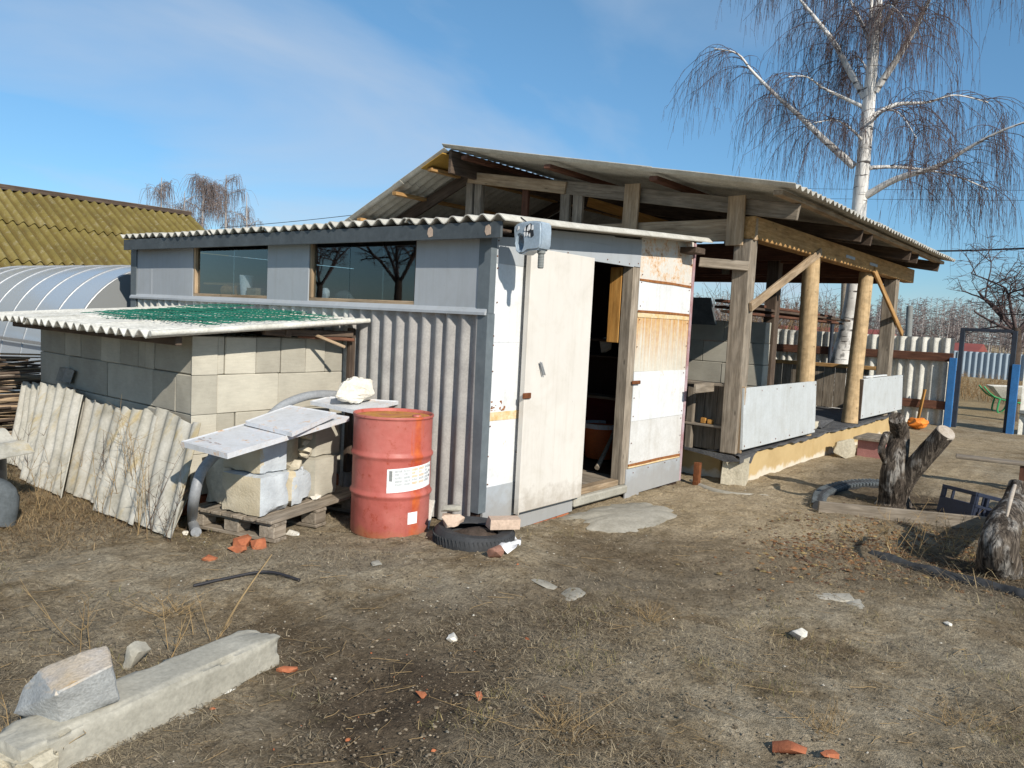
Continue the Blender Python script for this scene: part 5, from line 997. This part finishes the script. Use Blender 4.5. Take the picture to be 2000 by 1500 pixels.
e = sx_(1846, 846, b0.x - .14); d = (e - sx_(1808, 888, b0.x - .10)).normalized(); d = (d + Vector((-.35, -.1, .1))).normalized(); lathe('cut_face', [(0, .012), (.08, .012), (.091, 0.0), (.093, -.03)], M['cut_wood'], s1, e + d * .012, 24, d.to_track_quat('Z', 'Y').to_matrix(), close=False)
tube('bark_curl', [sp_(1728, 905, b0.y), sp_(1722, 880, b0.y - .02), sp_(1728, 850, b0.y), sp_(1738, 845, b0.y)], [.02, .035, .03, .01], M['stump'], s1, 8, 14, .2)
s2 = thing('tree_stump', 'split weathered stump at the right edge with peeling bark', 'stump', G(1955, 1120)); c0 = G(1955, 1115)
tube('trunk', [Vector((c0.x, c0.y, c0.z - .06)), sp_(1950, 1075, c0.y), sp_(1962, 1020, c0.y), sp_(1980, 985, c0.y), sp_(1988, 943, c0.y)], [.17, .125, .11, .09, .06], M['stump'], s2, 48, 44, .08, 12, seed=6)
tube('broken_side', [sp_(1962, 1040, c0.y), sp_(2005, 990, c0.y), sp_(2030, 960, c0.y)], [.08, .07, .05], M['stump'], s2, 20, 16, .12, 8, seed=8); tube('pale_split', [sp_(1966, 1010, c0.y - .1), sp_(1975, 970, c0.y - .09), sp_(1982, 948, c0.y - .06)], [.008, .016, .012], M['cut_wood'], s2, 8, 10, .1)
ring = thing('bed_edging', 'round bed edging cut from an old tyre around the charred stump', 'bed edging', (8.5, 1.75, -.05))
rp = [G(1598, 994), G(1603, 975), G(1625, 962), G(1665, 953), G(1710, 951)]; rp = [p + Vector((0, 0, .02)) for p in rp] + [G(1738, 955)]
tube('tyre_strip', rp, [.055] * 3, M['rubber'], ring, 10, 60, .05, 3)
RPS = resample(rp, 36)
for k in range(1, 35): a_ = Vector(RPS[k]); t_ = (Vector(RPS[k + 1]) - Vector(RPS[k - 1])).normalized(); o_ = Vector((-t_.y, t_.x, 0)); beam('tread_block', a_ - o_ * .068 + Vector((0, 0, .02)), a_ + o_ * .068 + Vector((0, 0, .045)), .035, .035, M['rubber_grey'], ring, .006)
pk = [G(1597, 1000), G(1930, 1035)]; tag(beam('bed_plank', pk[0] + Vector((0, 0, .04)), pk[1] + Vector((0, 0, .05)), .035, .13, M['wood_grey'], None), 'grey plank set on edge along the round bed', 'plank')
cr_ = thing('plastic_crate', 'dark navy slotted plastic crate lying on its side in the bed', 'crate', G(1900, 1015)); CP = G(1905, 1016); CM = Matrix.Translation(CP + Vector((0, 0, .0))) @ Matrix.Rotation(R(-30), 4, 'Z') @ Matrix.Rotation(R(12), 4, 'Y')
def cbar(n, a, b, par=None): return _brick(n, Vector(b) - Vector(a), CM @ Matrix.Translation((Vector(a) + Vector(b)) / 2), M['crate'], cr_, .004, 0)
W2, D2, H2 = .30, .18, .26
for y in (-D2, D2):
    for (z0, z1) in ((0, .03), (.12, .145), (.225, .26)): cbar('side_rail', (-W2, y - .012, z0), (W2, y + .012, z1))
    for x in np.linspace(-W2, W2 - .03, 10): cbar('side_slat', (x, y - .009, .03), (x + .03, y + .009, .12))
    for x in (-W2, -.16, .12, W2 - .03): cbar('side_slat', (x, y - .009, .145), (x + .03, y + .009, .225))
for x in (-W2, W2):
    for (z0, z1) in ((0, .145), (.225, .26)): cbar('end_panel', (x - .012, -D2, z0), (x + .012, D2, z1))
    for y in (-D2, D2 - .05): cbar('end_slat', (x - .009, y, .145), (x + .009, y + .05, .225))
cbar('crate_base', (-W2, -D2, -.012), (W2, D2, .0))
e2 = thing('path_edging', 'twisted grey rubber edging along the sunken bed at right', 'bed edging', G(1850, 1130))
ep = [G(1700, 1083), G(1760, 1103), G(1850, 1128), G(1930, 1147), G(2020, 1172), G(2120, 1200)]; tube('rubber_roll', [p + Vector((0, 0, .0)) for p in ep], [.035] + [.042, .05, .052, .046] * 5, M['rubber'], e2, 16, 130, .2, 2, seed=4)
bn = thing('low_bench', 'low grey board bench at the right edge', 'bench', (9.8, .95, -.05)); q = at(1985, 905, 2, .25); beam('seat_board', q + Vector((-.05, .6, 0)), q + Vector((.2, -.9, 0)), .22, .03, M['wood_grey'], bn); box('leg', (q.x - .02, q.y - .12, -.1), (q.x + .06, q.y - .04, q.z - .02), M['wood_brown'], bn); box('leg', (q.x + .1, q.y - .82, -.1), (q.x + .18, q.y - .74, q.z - .02), M['wood_brown'], bn)

# ------------------------------------------------------------------ the big birch
BX = 16.4
bt = thing('birch_tree', 'tall white birch with drooping bare twigs behind the open shed', 'tree', (BX, 4.75, -.1))
def bp(px, py, dx=0.0): return at(px, py, 0, BX + dx)
trunk = [Vector((BX, 4.78, -.15)), bp(1643, 706), bp(1655, 650), bp(1669, 560), bp(1677, 420), bp(1688, 300), bp(1697, 200), bp(1705, 110), bp(1713, 30), bp(1720, -80), bp(1726, -260), bp(1730, -430)]
tube('trunk', trunk, [.25, .21, .18, .155, .14, .13, .12, .10, .085, .065, .04, .02], M['birch'], bt, 16, 60, .05)
LIMBS = [([(1668, 325), (1612, 275), (1560, 225), (1520, 190), (1470, 140), (1440, 105), (1395, 95)], .075, -.6), ([(1693, 195), (1660, 140), (1630, 85), (1592, 35), (1560, -5), (1520, -70), (1480, -110)], .075, .4),
    ([(1692, 212), (1650, 192), (1608, 172), (1575, 150), (1540, 150)], .045, -1.2), ([(1709, 178), (1755, 110), (1790, 50), (1815, 0), (1850, -60), (1910, -120)], .075, -.5), ([(1706, 226), (1750, 204), (1810, 200), (1865, 186), (1930, 200)], .05, .8),
    ([(1692, 382), (1750, 350), (1830, 325), (1890, 290), (1950, 258), (2040, 225)], .075, -.4), ([(1697, 328), (1740, 326), (1800, 331), (1870, 345), (1930, 370)], .045, 1.2), ([(1703, 150), (1699, 80), (1702, 0), (1703, -120), (1690, -250)], .07, .5),
    ([(1716, 60), (1745, 15), (1762, -40), (1800, -130)], .05, -1.0), ([(1708, 100), (1680, 40), (1650, -20), (1600, -120)], .05, 1.4), ([(1690, 280), (1660, 250), (1630, 235), (1590, 240)], .03, -1.6), ([(1700, 240), (1730, 215), (1760, 225), (1790, 270)], .03, -1.8),
    ([(1716, -20), (1790, -110), (1880, -160), (1990, -170)], .06, .6), ([(1715, -40), (1640, -130), (1560, -180), (1470, -190)], .06, -.7), ([(1710, 40), (1720, 20), (1740, 10), (1770, 40)], .03, -2.2), ([(1700, 170), (1690, 130), (1670, 110), (1640, 130)], .03, 2.2)]
rg = np.random.default_rng(11); SEC = []; SECR = []; HANG = []; HR_ = []
for pts, r0, dep in LIMBS:
    n = len(pts); L = [bp(px, py, dep * (k / (n - 1)) ** 1.2) for k, (px, py) in enumerate(pts)]
    tube('limb', L, [r0, r0 * .8, r0 * .6, r0 * .42, r0 * .28, .012], M['birch'], bt, 8, 30, .04)
    P = resample(L, 60); length = np.linalg.norm(np.diff(P, axis=0), axis=1).sum(); nsec = int(7 + length * 8)
    for k in range(nsec):
        t = .2 + .8 * (k + rg.random()) / nsec; i = min(int(t * 59), 58); p = P[i]; tang = P[i + 1] - P[i]; tang /= np.linalg.norm(tang)
        d = tang * .8 + rg.normal(0, .55, 3); d[2] = d[2] * .5 + .25; d /= np.linalg.norm(d); ln = rg.uniform(.5, 1.6) * (1.1 - .35 * t); s = np.linspace(0, 1, 8)[:, None]
        Q = p + d * ln * s + np.array([0, 0, -1]) * (ln * .75) * s ** 2.3 + rg.normal(0, .012, (8, 3)) * s; SEC.append(Q); SECR.append(np.linspace(.0075, .0028, 8))
        for h in range(int(rg.integers(3, 11))):
            j = rg.uniform(1.5, 7); j0 = int(j); q = Q[j0] + (Q[min(j0 + 1, 7)] - Q[j0]) * (j - j0); dd = d * .5 + rg.normal(0, .45, 3); dd[2] = -.1; hl = rg.uniform(.3, 1.25); s2_ = np.linspace(0, 1, 6)[:, None]
            side = dd * hl * .38; W = q + side * np.sqrt(s2_) * .9 + np.array([0, 0, -1]) * hl * s2_ ** 1.35 + np.cumsum(rg.normal(0, .010, (6, 3)), axis=0); HANG.append(W); HR_.append(np.linspace(.0033, .0018, 6))
            for f in range(2):
                jj = int(rg.integers(1, 5)); w0 = W[jj]; e_ = rg.normal(0, .5, 3); fl = rg.uniform(.12, .4); s3 = np.linspace(0, 1, 6)[:, None]; HANG.append(w0 + e_ * fl * .35 * np.sqrt(s3) + np.array([0, 0, -1]) * fl * s3 ** 1.3); HR_.append(np.linspace(.0026, .0017, 6))
tag(strands('branchlets', np.array(SEC), np.array(SECR), M['twig'], bt, 4), kind='stuff'); tag(strands('hanging_twigs', np.array(HANG), np.array(HR_), M['twig'], bt, 3), kind='stuff')

# ------------------------------------------------------------------ far birches, thicket, wood, fruit tree
def far_birch(base, h, label, seed, spread=.16, ns=520):
    rg = np.random.default_rng(seed); b = Vector(base); t = thing('far_birch', label, 'tree', b, 'birches behind the mossy roof'); lean_ = rg.normal(0, .02, 2) * h
    T = [b, b + Vector((lean_[0] * .4, lean_[1] * .4, h * .5)), b + Vector((lean_[0], lean_[1], h))]; tube('trunk', T, [h * .014, h * .010, h * .002], M['trunk_far'], t, 6, 16); P = resample(T, 60); S = []; Rr = []
    for k in range(16):
        f = rg.uniform(.35, .95); p = P[int(f * 59)]; a = rg.uniform(0, 6.28); ln = h * spread * (1.25 - f) * rg.uniform(.7, 1.3) * 1.5; s = np.linspace(0, 1, 6)[:, None]; d = np.array([math.cos(a), math.sin(a), .9]); S.append(p + d * ln * s - np.array([0, 0, .35]) * ln * s ** 2); Rr.append(np.linspace(h * .0035, h * .001, 6))
    tag(strands('limbs', np.array(S), np.array(Rr), M['trunk_far'], t, 4), kind='stuff'); H = []; HRr = []
    for k in range(ns):
        L = S[int(rg.integers(0, len(S)))]; j = int(rg.integers(1, 6)); p = L[j] + rg.normal(0, h * .012, 3); s = np.linspace(0, 1, 5)[:, None]; hl = h * rg.uniform(.06, .17); e_ = rg.normal(0, 1, 3); e_[2] = .3; H.append(p + e_ * hl * .3 * np.sqrt(s) - np.array([0, 0, 1]) * hl * s ** 1.6); HRr.append(np.linspace(h * .0011, h * .0006, 5))
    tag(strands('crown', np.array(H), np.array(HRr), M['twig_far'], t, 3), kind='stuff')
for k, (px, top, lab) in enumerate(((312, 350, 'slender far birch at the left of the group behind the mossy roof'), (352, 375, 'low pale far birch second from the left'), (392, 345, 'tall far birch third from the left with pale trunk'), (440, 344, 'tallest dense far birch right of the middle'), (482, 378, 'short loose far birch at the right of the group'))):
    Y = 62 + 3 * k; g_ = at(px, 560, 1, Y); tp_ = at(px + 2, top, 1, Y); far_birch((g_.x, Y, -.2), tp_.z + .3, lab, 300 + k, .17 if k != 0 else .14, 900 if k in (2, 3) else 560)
def thicket(name, label, cx, cy, wx, wy, h, n, mat, seed, kind=None, r=.012, cat='bush'):
    rg = np.random.default_rng(seed); t = thing(name, label, cat, (cx, cy, 0)); S = []; Rr = []
    for k in range(n):
        x = cx + rg.uniform(-wx, wx); y = cy + rg.uniform(-wy, wy); hh = h * rg.uniform(.5, 1); s = np.linspace(0, 1, 7)[:, None]; d = rg.normal(0, .28, 3); d[2] = 1; Q = np.array([x, y, -.1]) + d * hh * s + np.cumsum(rg.normal(0, .03 * h / 2, (7, 3)), axis=0); S.append(Q); Rr.append(np.linspace(r, r * .35, 7))
        for f in range(5):
            j = int(rg.integers(1, 6)); e_ = rg.normal(0, .6, 3); e_[2] = abs(e_[2]) * .8 + .4; fl = hh * rg.uniform(.12, .35); S.append(Q[j] + e_ * fl * s + rg.normal(0, .015, (7, 3)) * s); Rr.append(np.linspace(r * .5, r * .25, 7))
    tag(strands('stems', np.array(S), np.array(Rr), mat, t, 3), kind='stuff'); return t
thicket('thicket', 'dry ochre thicket behind the fence left of the birch', 19.6, 7.4, .9, 1.6, 2.1, 380, M['reed'], 21); thicket('thicket', 'thin bare bushes right of the birch behind the fence', 21.5, 6.0, 1.0, 1.0, 2.0, 110, M['twig_brown'], 22); thicket('thicket', 'tall bare shrub behind the thicket left of the birch', 24.5, 9.0, 1.2, 1.6, 3.3, 120, M['twig_brown'], 24)
thicket('thicket', 'dry grass bank with brambles beyond the gate', 27.5, 3.9, 2.0, 1.9, .75, 420, M['reed'], 23, r=.008)
ft = thing('fruit_tree', 'dark bare spreading tree just beyond the gate', 'tree', (20.2, 2.15, 0)); fb = at(1979, 800, 0, 20.2)
tube('trunk', [Vector((20.2, fb.y, -.2)), at(1977, 761, 0, 20.2), at(1984, 690, 0, 20.2), at(1986, 640, 0, 20.2)], [.13, .11, .10, .09], M['bark_dark'], ft, 10, 16, .08)
def ramify(p, d, ln, r, lev, out, rg, maxlev=4):
    s = np.linspace(0, 1, 7)[:, None]; bend = rg.normal(0, .25, 3); Q = np.array(p) + d * ln * s + bend * ln * .35 * s ** 2 + np.cumsum(rg.normal(0, ln * .018, (7, 3)), axis=0) * s; out.append((Q, np.linspace(r, r * .6, 7)))
    if lev >= maxlev: return
    for k in range(int(rg.integers(3, 5 + (lev > 1)))):
        j = int(rg.integers(2, 7)); dd = d * .55 + rg.normal(0, .6, 3); dd[2] = dd[2] * .6 + (.22 if lev < 2 else .02); dd /= np.linalg.norm(dd); ramify(Q[j], dd, ln * rg.uniform(.5, .78), max(r * .52, .004), lev + 1, out, rg, maxlev)
rg = np.random.default_rng(77); out = []; top = np.array(at(1986, 640, 0, 20.2))
for d in ((-.2, .75, .75), (.1, -.5, .8), (-.3, .2, 1.0), (.4, .55, .7), (-.2, .95, .35), (.2, -.8, .6)): d = np.array(d); ramify(top - np.array([0, 0, .1]), d / np.linalg.norm(d), 1.05, .042, 0, out, rg)
tag(strands('branches', np.array([o[0] for o in out]), np.array([o[1] for o in out]), M['twig'], ft, 4), kind='stuff')
def wood_():
    rg = np.random.default_rng(9); S = []; Rr = []; S2 = []; R2 = []
    for k in range(800):
        x = rg.uniform(118, 175); y = rg.uniform(-16, 82) * x / 120; h = rg.uniform(5.6, 8.6) * (x / 130); s = np.linspace(0, 1, 5)[:, None]; b = np.array([x, y, -1.0]); top = b + np.array([rg.normal(0, .3), rg.normal(0, .3), h]); S.append(b + (top - b) * s); Rr.append(np.linspace(.085, .02, 5) * rg.uniform(.6, 1.2))
        for f in range(60):
            t = rg.uniform(.22, 1); p = b + (top - b) * t; e_ = rg.normal(0, 1, 3); e_[2] = abs(e_[2]) * .9 + .15; fl = h * rg.uniform(.08, .2) * (1.25 - t); S2.append(p + e_ * fl * s - np.array([0, 0, .5]) * fl * s ** 2); R2.append(np.linspace(.036, .02, 5))
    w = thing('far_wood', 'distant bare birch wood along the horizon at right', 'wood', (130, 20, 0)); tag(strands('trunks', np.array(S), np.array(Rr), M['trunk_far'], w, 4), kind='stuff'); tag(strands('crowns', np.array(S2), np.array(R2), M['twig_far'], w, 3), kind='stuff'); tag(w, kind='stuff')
wood_()

# ------------------------------------------------------------------ weeds, grass, litter
def weed(x, y, h, n, seed, label, group, mat='straw', lean_=.2, r=.0026):
    rg = np.random.default_rng(seed); S = []; Rr = []; z = gzf(x, y)
    for k in range(n):
        s = np.linspace(0, 1, 7)[:, None]; d = np.array([rg.normal(0, lean_), rg.normal(0, lean_), 1.0]); hh = h * rg.uniform(.5, 1.0); Q = np.array([x + rg.normal(0, .04), y + rg.normal(0, .04), z - .02]) + d * hh * s + np.cumsum(rg.normal(0, .012 * h, (7, 3)), axis=0) * s; S.append(Q); Rr.append(np.linspace(r, r * .45, 7))
        for f in range(9):
            j = int(rg.integers(2, 7)); e_ = rg.normal(0, .7, 3); e_[2] = abs(e_[2]) * .7 + .5; fl = h * rg.uniform(.06, .2); S.append(Q[j] + e_ * fl * s * .8); Rr.append(np.linspace(r * .55, r * .28, 7))
    t = thing('dry_weed', label, 'weed', (x, y, z), group); tag(strands('stems', np.array(S), np.array(Rr), M[mat], t, 3), kind='stuff')
wg = 'dry weeds below the leaning sheets'; WL = ['low dry weed before the far narrow slate sheet', 'dry weed at the right edge of the widest slate sheet', 'short dry weed before the third slate sheet', 'dry weed before the gap of third and fourth sheet', 'tall dry weed before the ochre stained sheet', 'tallest dry weed before the nearest slate sheet', 'dry weed at the foot of the nearest slate sheet', 'low weed in the brown grass left of the yard', 'dry weed beside the black bin', 'dry weed by the corner of the nearest slate sheet', 'twiggy dry weed at the foot of the ochre stained sheet', 'slanting dry weed at the front of the weed row']
for k, (px, py, h) in enumerate(((60, 935, .55), (128, 950, .62), (170, 965, .5), (215, 985, .6), (242, 1000, .75), (268, 1015, .8), (300, 1035, .6), (95, 1000, .4), (30, 960, .5), (330, 1060, .5), (225, 1010, .55), (285, 1040, .7))): p = G(px, py); weed(p.x - .04, p.y, h, 4, 400 + k, WL[k], wg, 'straw' if k % 3 else 'twig_brown')
BL = ['dry straw stalks at the far end of the rubber edging', 'fanned straw stalks in the middle of the sunken bed', 'tall straw stalks below the crate', 'straw stalks left of the split stump foot', 'straw stalks right of the split stump foot', 'short straw stalks among the fallen leaves', 'straw stalks between crate and split stump']
for k, (px, py, h) in enumerate(((1740, 1070, .35), (1795, 1085, .4), (1850, 1075, .45), (1900, 1105, .35), (1985, 1120, .4), (1690, 1060, .25), (1940, 1060, .4))): p = G(px, py); weed(p.x, p.y, h, 7, 430 + k, BL[k], 'dry stalks in the sunken bed', 'straw', .55)
for k, (px, py, h) in enumerate(((165, 1270, .38), (325, 1285, .26), (20, 1480, .22), (60, 1490, .22), (395, 1260, .2))): p = G(px, py); weed(p.x, p.y, h, 3, 450 + k, ['tall dry stalk behind the boulder', 'pair of dry stalks behind the foreground beam', 'dry blades at the lower left corner', 'curved dry blades over the beam end', 'short dry stalk behind the beam middle'][k], None, 'straw', .3 if k < 2 else .7)
def scatter(n, lo, fall, seed, reg=(.2, 12, -1.5, 9)):
    rg = np.random.default_rng(seed); X = []; Y = []
    while len(X) < n:
        r = lo * (fall ** rg.random(n)); a = rg.uniform(-.25, 1.45, n); x = r * np.cos(a); y = r * np.sin(a); ok = (x > reg[0]) & (x < reg[1]) & (y > reg[2]) & (y < reg[3])
        ok &= ~((x > HX - .05) & (y > HY - .06)) & ~((x > LX - .0) & (y > LY - .05)) & ~((x > 8.0) & (y > 3.28)); X += list(x[ok]); Y += list(y[ok])
    return np.array(X[:n]), np.array(Y[:n]), rg
def blades(name, label, n, seed, lmin, lmax, w, flat, cols, lo=1.7, fall=6.5, mask=None, clump=None, cat='grass'):
    x, y, rg = scatter(n, lo, fall, seed)
    if mask is not None: k = mask(x, y, rg); x, y = x[k], y[k]
    n = len(x); a = rg.uniform(0, 2 * math.pi, n); L = rg.uniform(lmin, lmax, n); el = np.abs(rg.normal(0, flat, n)); dx = np.cos(a) * np.cos(el); dy = np.sin(a) * np.cos(el); dz = np.sin(el); z = gz(x, y) + .004 + rg.uniform(0, .008, n)
    base = np.stack([x, y, z], 1); d = np.stack([dx, dy, dz], 1); side = np.stack([-np.sin(a), np.cos(a), 0 * a], 1); bend = rg.normal(0, .25, n)[:, None] * side; up = np.array([0, 0, 1.0]); W = (w * rg.uniform(.6, 1.4, n))[:, None]
    m_ = base + d * (L * .5)[:, None] + bend * (L * .25)[:, None] + up * (L * .10)[:, None]; e_ = base + d * L[:, None] + bend * (L)[:, None]
    V = np.stack([base - side * W, base + side * W, m_ - side * W * .8, m_ + side * W * .8, e_ - side * W * .2, e_ + side * W * .2], 1).reshape(-1, 3); b = np.arange(n)[:, None] * 6; F = np.concatenate([b + np.array([[0, 1, 3, 2]]), b + np.array([[2, 3, 5, 4]])], 0)
    o = from_np(name, V, F, M['tint'], None); c = np.array(cols)[rg.integers(0, len(cols), n)] * rg.uniform(.6, 1.25, n)[:, None]; col_attr(o, np.repeat(c, 6, axis=0)); return tag(o, label, cat, kind='stuff')
def off_path(x, y, rg): return (rg.random(len(x)) < 1 - .82 * sstep(5.0, 6.6, x - .35 * (y - 3.2)) * sstep(1.4, 2.2, y)) & (vnoise(x * 1.3 + 3, y * 1.3) + .6 * vnoise(x * 4 + 1, y * 4) + rg.normal(0, .12, len(x)) > -.02)
straw = [(.30, .225, .125), (.22, .165, .095), (.17, .13, .085), (.12, .095, .065), (.36, .29, .17), (.20, .175, .12)]
blades('matted_grass', 'short matted dead grass over the yard soil', 230000, 501, .015, .065, .0010, .2, [(.24, .195, .135), (.17, .138, .098), (.11, .088, .062), (.31, .25, .165), (.38, .31, .20)], mask=off_path)
def tufty(x, y, rg): return vnoise(x * 2.6 + 13, y * 2.6 + 4) + .4 * vnoise(x * 8, y * 8) > .24
blades('grass_tufts', 'small tufts of yellowed grass on the soil', 52000, 502, .02, .06, .0011, .6, [(.28, .22, .10), (.20, .17, .07), (.15, .14, .055), (.33, .25, .13)], mask=tufty)
def bank(x, y, rg): return (np.exp(-((x - 2.2) / .55) ** 2) * sstep(4.9, 5.8, y) > rg.random(len(x)) * .8)
blades('bank_grass', 'brown dead grass heaped below the leaning sheets', 160000, 503, .03, .10, .0014, .45, [(.27, .185, .095), (.20, .135, .07), (.14, .095, .055), (.33, .24, .13), (.10, .07, .045)], lo=4.5, fall=2.2, mask=bank)
def verge(x, y, rg): return (np.exp(-(((x - 7.2) / 1.3) ** 2 + ((y - .9) / .6) ** 2)) > rg.random(len(x)))
blades('bed_straw', 'tangled straw in the sunken bed at right', 16000, 504, .06, .2, .0018, .4, straw, lo=5.5, fall=2.0, mask=verge)
def chips(name, label, n, seed, smin, smax, cols, thick, mat, lo=1.7, fall=6.5, mask=None, cat='gravel'):
    x, y, rg = scatter(n, lo, fall, seed)
    if mask is not None: k = mask(x, y, rg); x, y = x[k], y[k]
    n = len(x); s = smin * (smax / smin) ** (rg.random(n) ** 2.2); a = rg.uniform(0, 6.28, n); z = gz(x, y) + .004
    tmpl = np.array([(1, 0, 0), (.3, .9, 0), (-.8, .55, 0), (-.75, -.6, 0), (.35, -.85, 0), (.5, .1, 1), (-.4, .25, .9), (-.1, -.5, .85)]) ; F0 = np.array([(0, 1, 5), (1, 2, 6), (1, 6, 5), (2, 3, 6), (3, 7, 6), (3, 4, 7), (4, 0, 5), (4, 5, 7), (5, 6, 7)])
    J = rg.uniform(.7, 1.3, (n, 8, 3)); T = tmpl[None] * J * s[:, None, None]; T[:, :, 2] *= thick; T[:, :, 1] *= rg.uniform(.5, 1, n)[:, None]; ca, sa = np.cos(a)[:, None], np.sin(a)[:, None]
    V = np.stack([x[:, None] + T[..., 0] * ca - T[..., 1] * sa, y[:, None] + T[..., 0] * sa + T[..., 1] * ca, z[:, None] + T[..., 2] - .001], -1).reshape(-1, 3); F = (np.arange(n)[:, None, None] * 8 + F0[None]).reshape(-1, 3)
    o = from_np(name, V, F, M[mat], None); c = np.array(cols)[rg.integers(0, len(cols), n)] * rg.uniform(.6, 1.25, n)[:, None]; col_attr(o, np.repeat(c, 8, axis=0)); return tag(o, label, cat, kind='stuff')
chips('soil_crumbs', 'dark crumbs of soil over the yard', 26000, 511, .003, .012, [(.15, .118, .08), (.20, .162, .115), (.12, .095, .066), (.25, .205, .15)], .45, 'tint_stone')
chips('gravel', 'fine pale gravel scattered over the yard', 9000, 512, .002, .010, [(.36, .33, .27), (.28, .25, .20), (.42, .39, .33), (.25, .20, .15), (.33, .27, .19)], .6, 'tint_stone', mask=lambda x, y, rg: rg.random(len(x)) < .25 + 1.2 * np.exp(-(((x - 3.6) / 1.3) ** 2 + ((y - 3.4) / .9) ** 2)))
chips('brick_crumbs', 'tiny orange brick crumbs in the soil', 500, 513, .004, .02, [(.40, .14, .065), (.33, .11, .05)], .5, 'tint_stone', mask=lambda x, y, rg: np.exp(-(((x - 2.2) / 1.0) ** 2 + ((y - 2.3) / .9) ** 2)) > rg.random(len(x)))
def leafy(x, y, rg): return np.exp(-(((x - 6.6) / .9) ** 2 + ((y - 1.75) / .42) ** 2)) + .7 * np.exp(-(((x - 7.1) / .8) ** 2 + ((y - 1.15) / .5) ** 2)) > rg.random(len(x)) * .9
chips('dead_leaves', 'brown fallen leaves drifted by the round bed', 30000, 514, .010, .030, [(.20, .10, .045), (.145, .075, .036), (.25, .145, .07), (.11, .062, .04), (.30, .22, .10)], .3, 'tint', lo=5.0, fall=1.9, mask=leafy, cat='leaves')
def twig_litter():
    x, y, rg = scatter(1500, 1.7, 6, 515); n = len(x); S = []; Rr = []
    for k in range(n):
        a = rg.uniform(0, 6.28); L = rg.uniform(.03, .16); s = np.linspace(-.5, .5, 5)[:, None]; d = np.array([math.cos(a), math.sin(a), 0]); Q = np.array([x[k], y[k], 0]) + d * L * s + np.cumsum(rg.normal(0, L * .05, (5, 3)), axis=0); Q[:, 2] = gz(Q[:, 0], Q[:, 1]) + .008 + abs(rg.normal(0, .006)); S.append(Q); Rr.append(np.full(5, rg.uniform(.0006, .0015)))
    tag(strands('twig_litter', np.array(S), np.array(Rr), M['straw'], None, 3), 'thin twigs and straws strewn over the yard', 'twigs', kind='stuff')
twig_litter()
def tuft(px, py, h, seed, label): p = G(px, py); weed(p.x, p.y, h, 34, seed, label, None, 'straw', 1.3, .0013)
tuft(1265, 1215, .13, 601, 'loose tuft of dry grass right of the flat stones'); tuft(335, 1195, .12, 602, 'pale dry grass tuft behind the foreground beam'); tuft(1095, 1430, .13, 603, 'wiry dry grass tuft at the bottom centre'); tuft(1605, 1425, .10, 604, 'dry grass tuft near the bottom right brick shards'); tuft(1870, 1420, .10, 605, 'dry grass tuft near the bottom right corner')

# bare trees standing left of the yard (they mirror in the hut windows)
for k, (tx, ty_, lab) in enumerate(((-6.5, 16.5, 'bare dark tree left of the yard, nearer one'), (-9.5, 24.0, 'bare dark tree left of the yard, farther one'))):
    lt = thing('bare_tree', lab, 'tree', (tx, ty_, 0)); tube('trunk', [(tx, ty_, -.1), (tx + .1, ty_, 1.4), (tx, ty_ + .1, 2.6)], [.16, .13, .1], M['bark_dark'], lt, 8, 10, .06); rg = np.random.default_rng(800 + k); out = []
    for d in ((.5, .4, .8), (-.6, .1, .8), (0, -.6, .8), (.1, .1, 1.0), (-.3, .6, .7)): d = np.array(d); ramify(np.array([tx, ty_ + .1, 2.4]), d / np.linalg.norm(d), 1.7, .06, 0, out, rg)
    tag(strands('branches', np.array([o[0] for o in out]), np.array([o[1] for o in out]), M['twig'], lt, 3), kind='stuff')
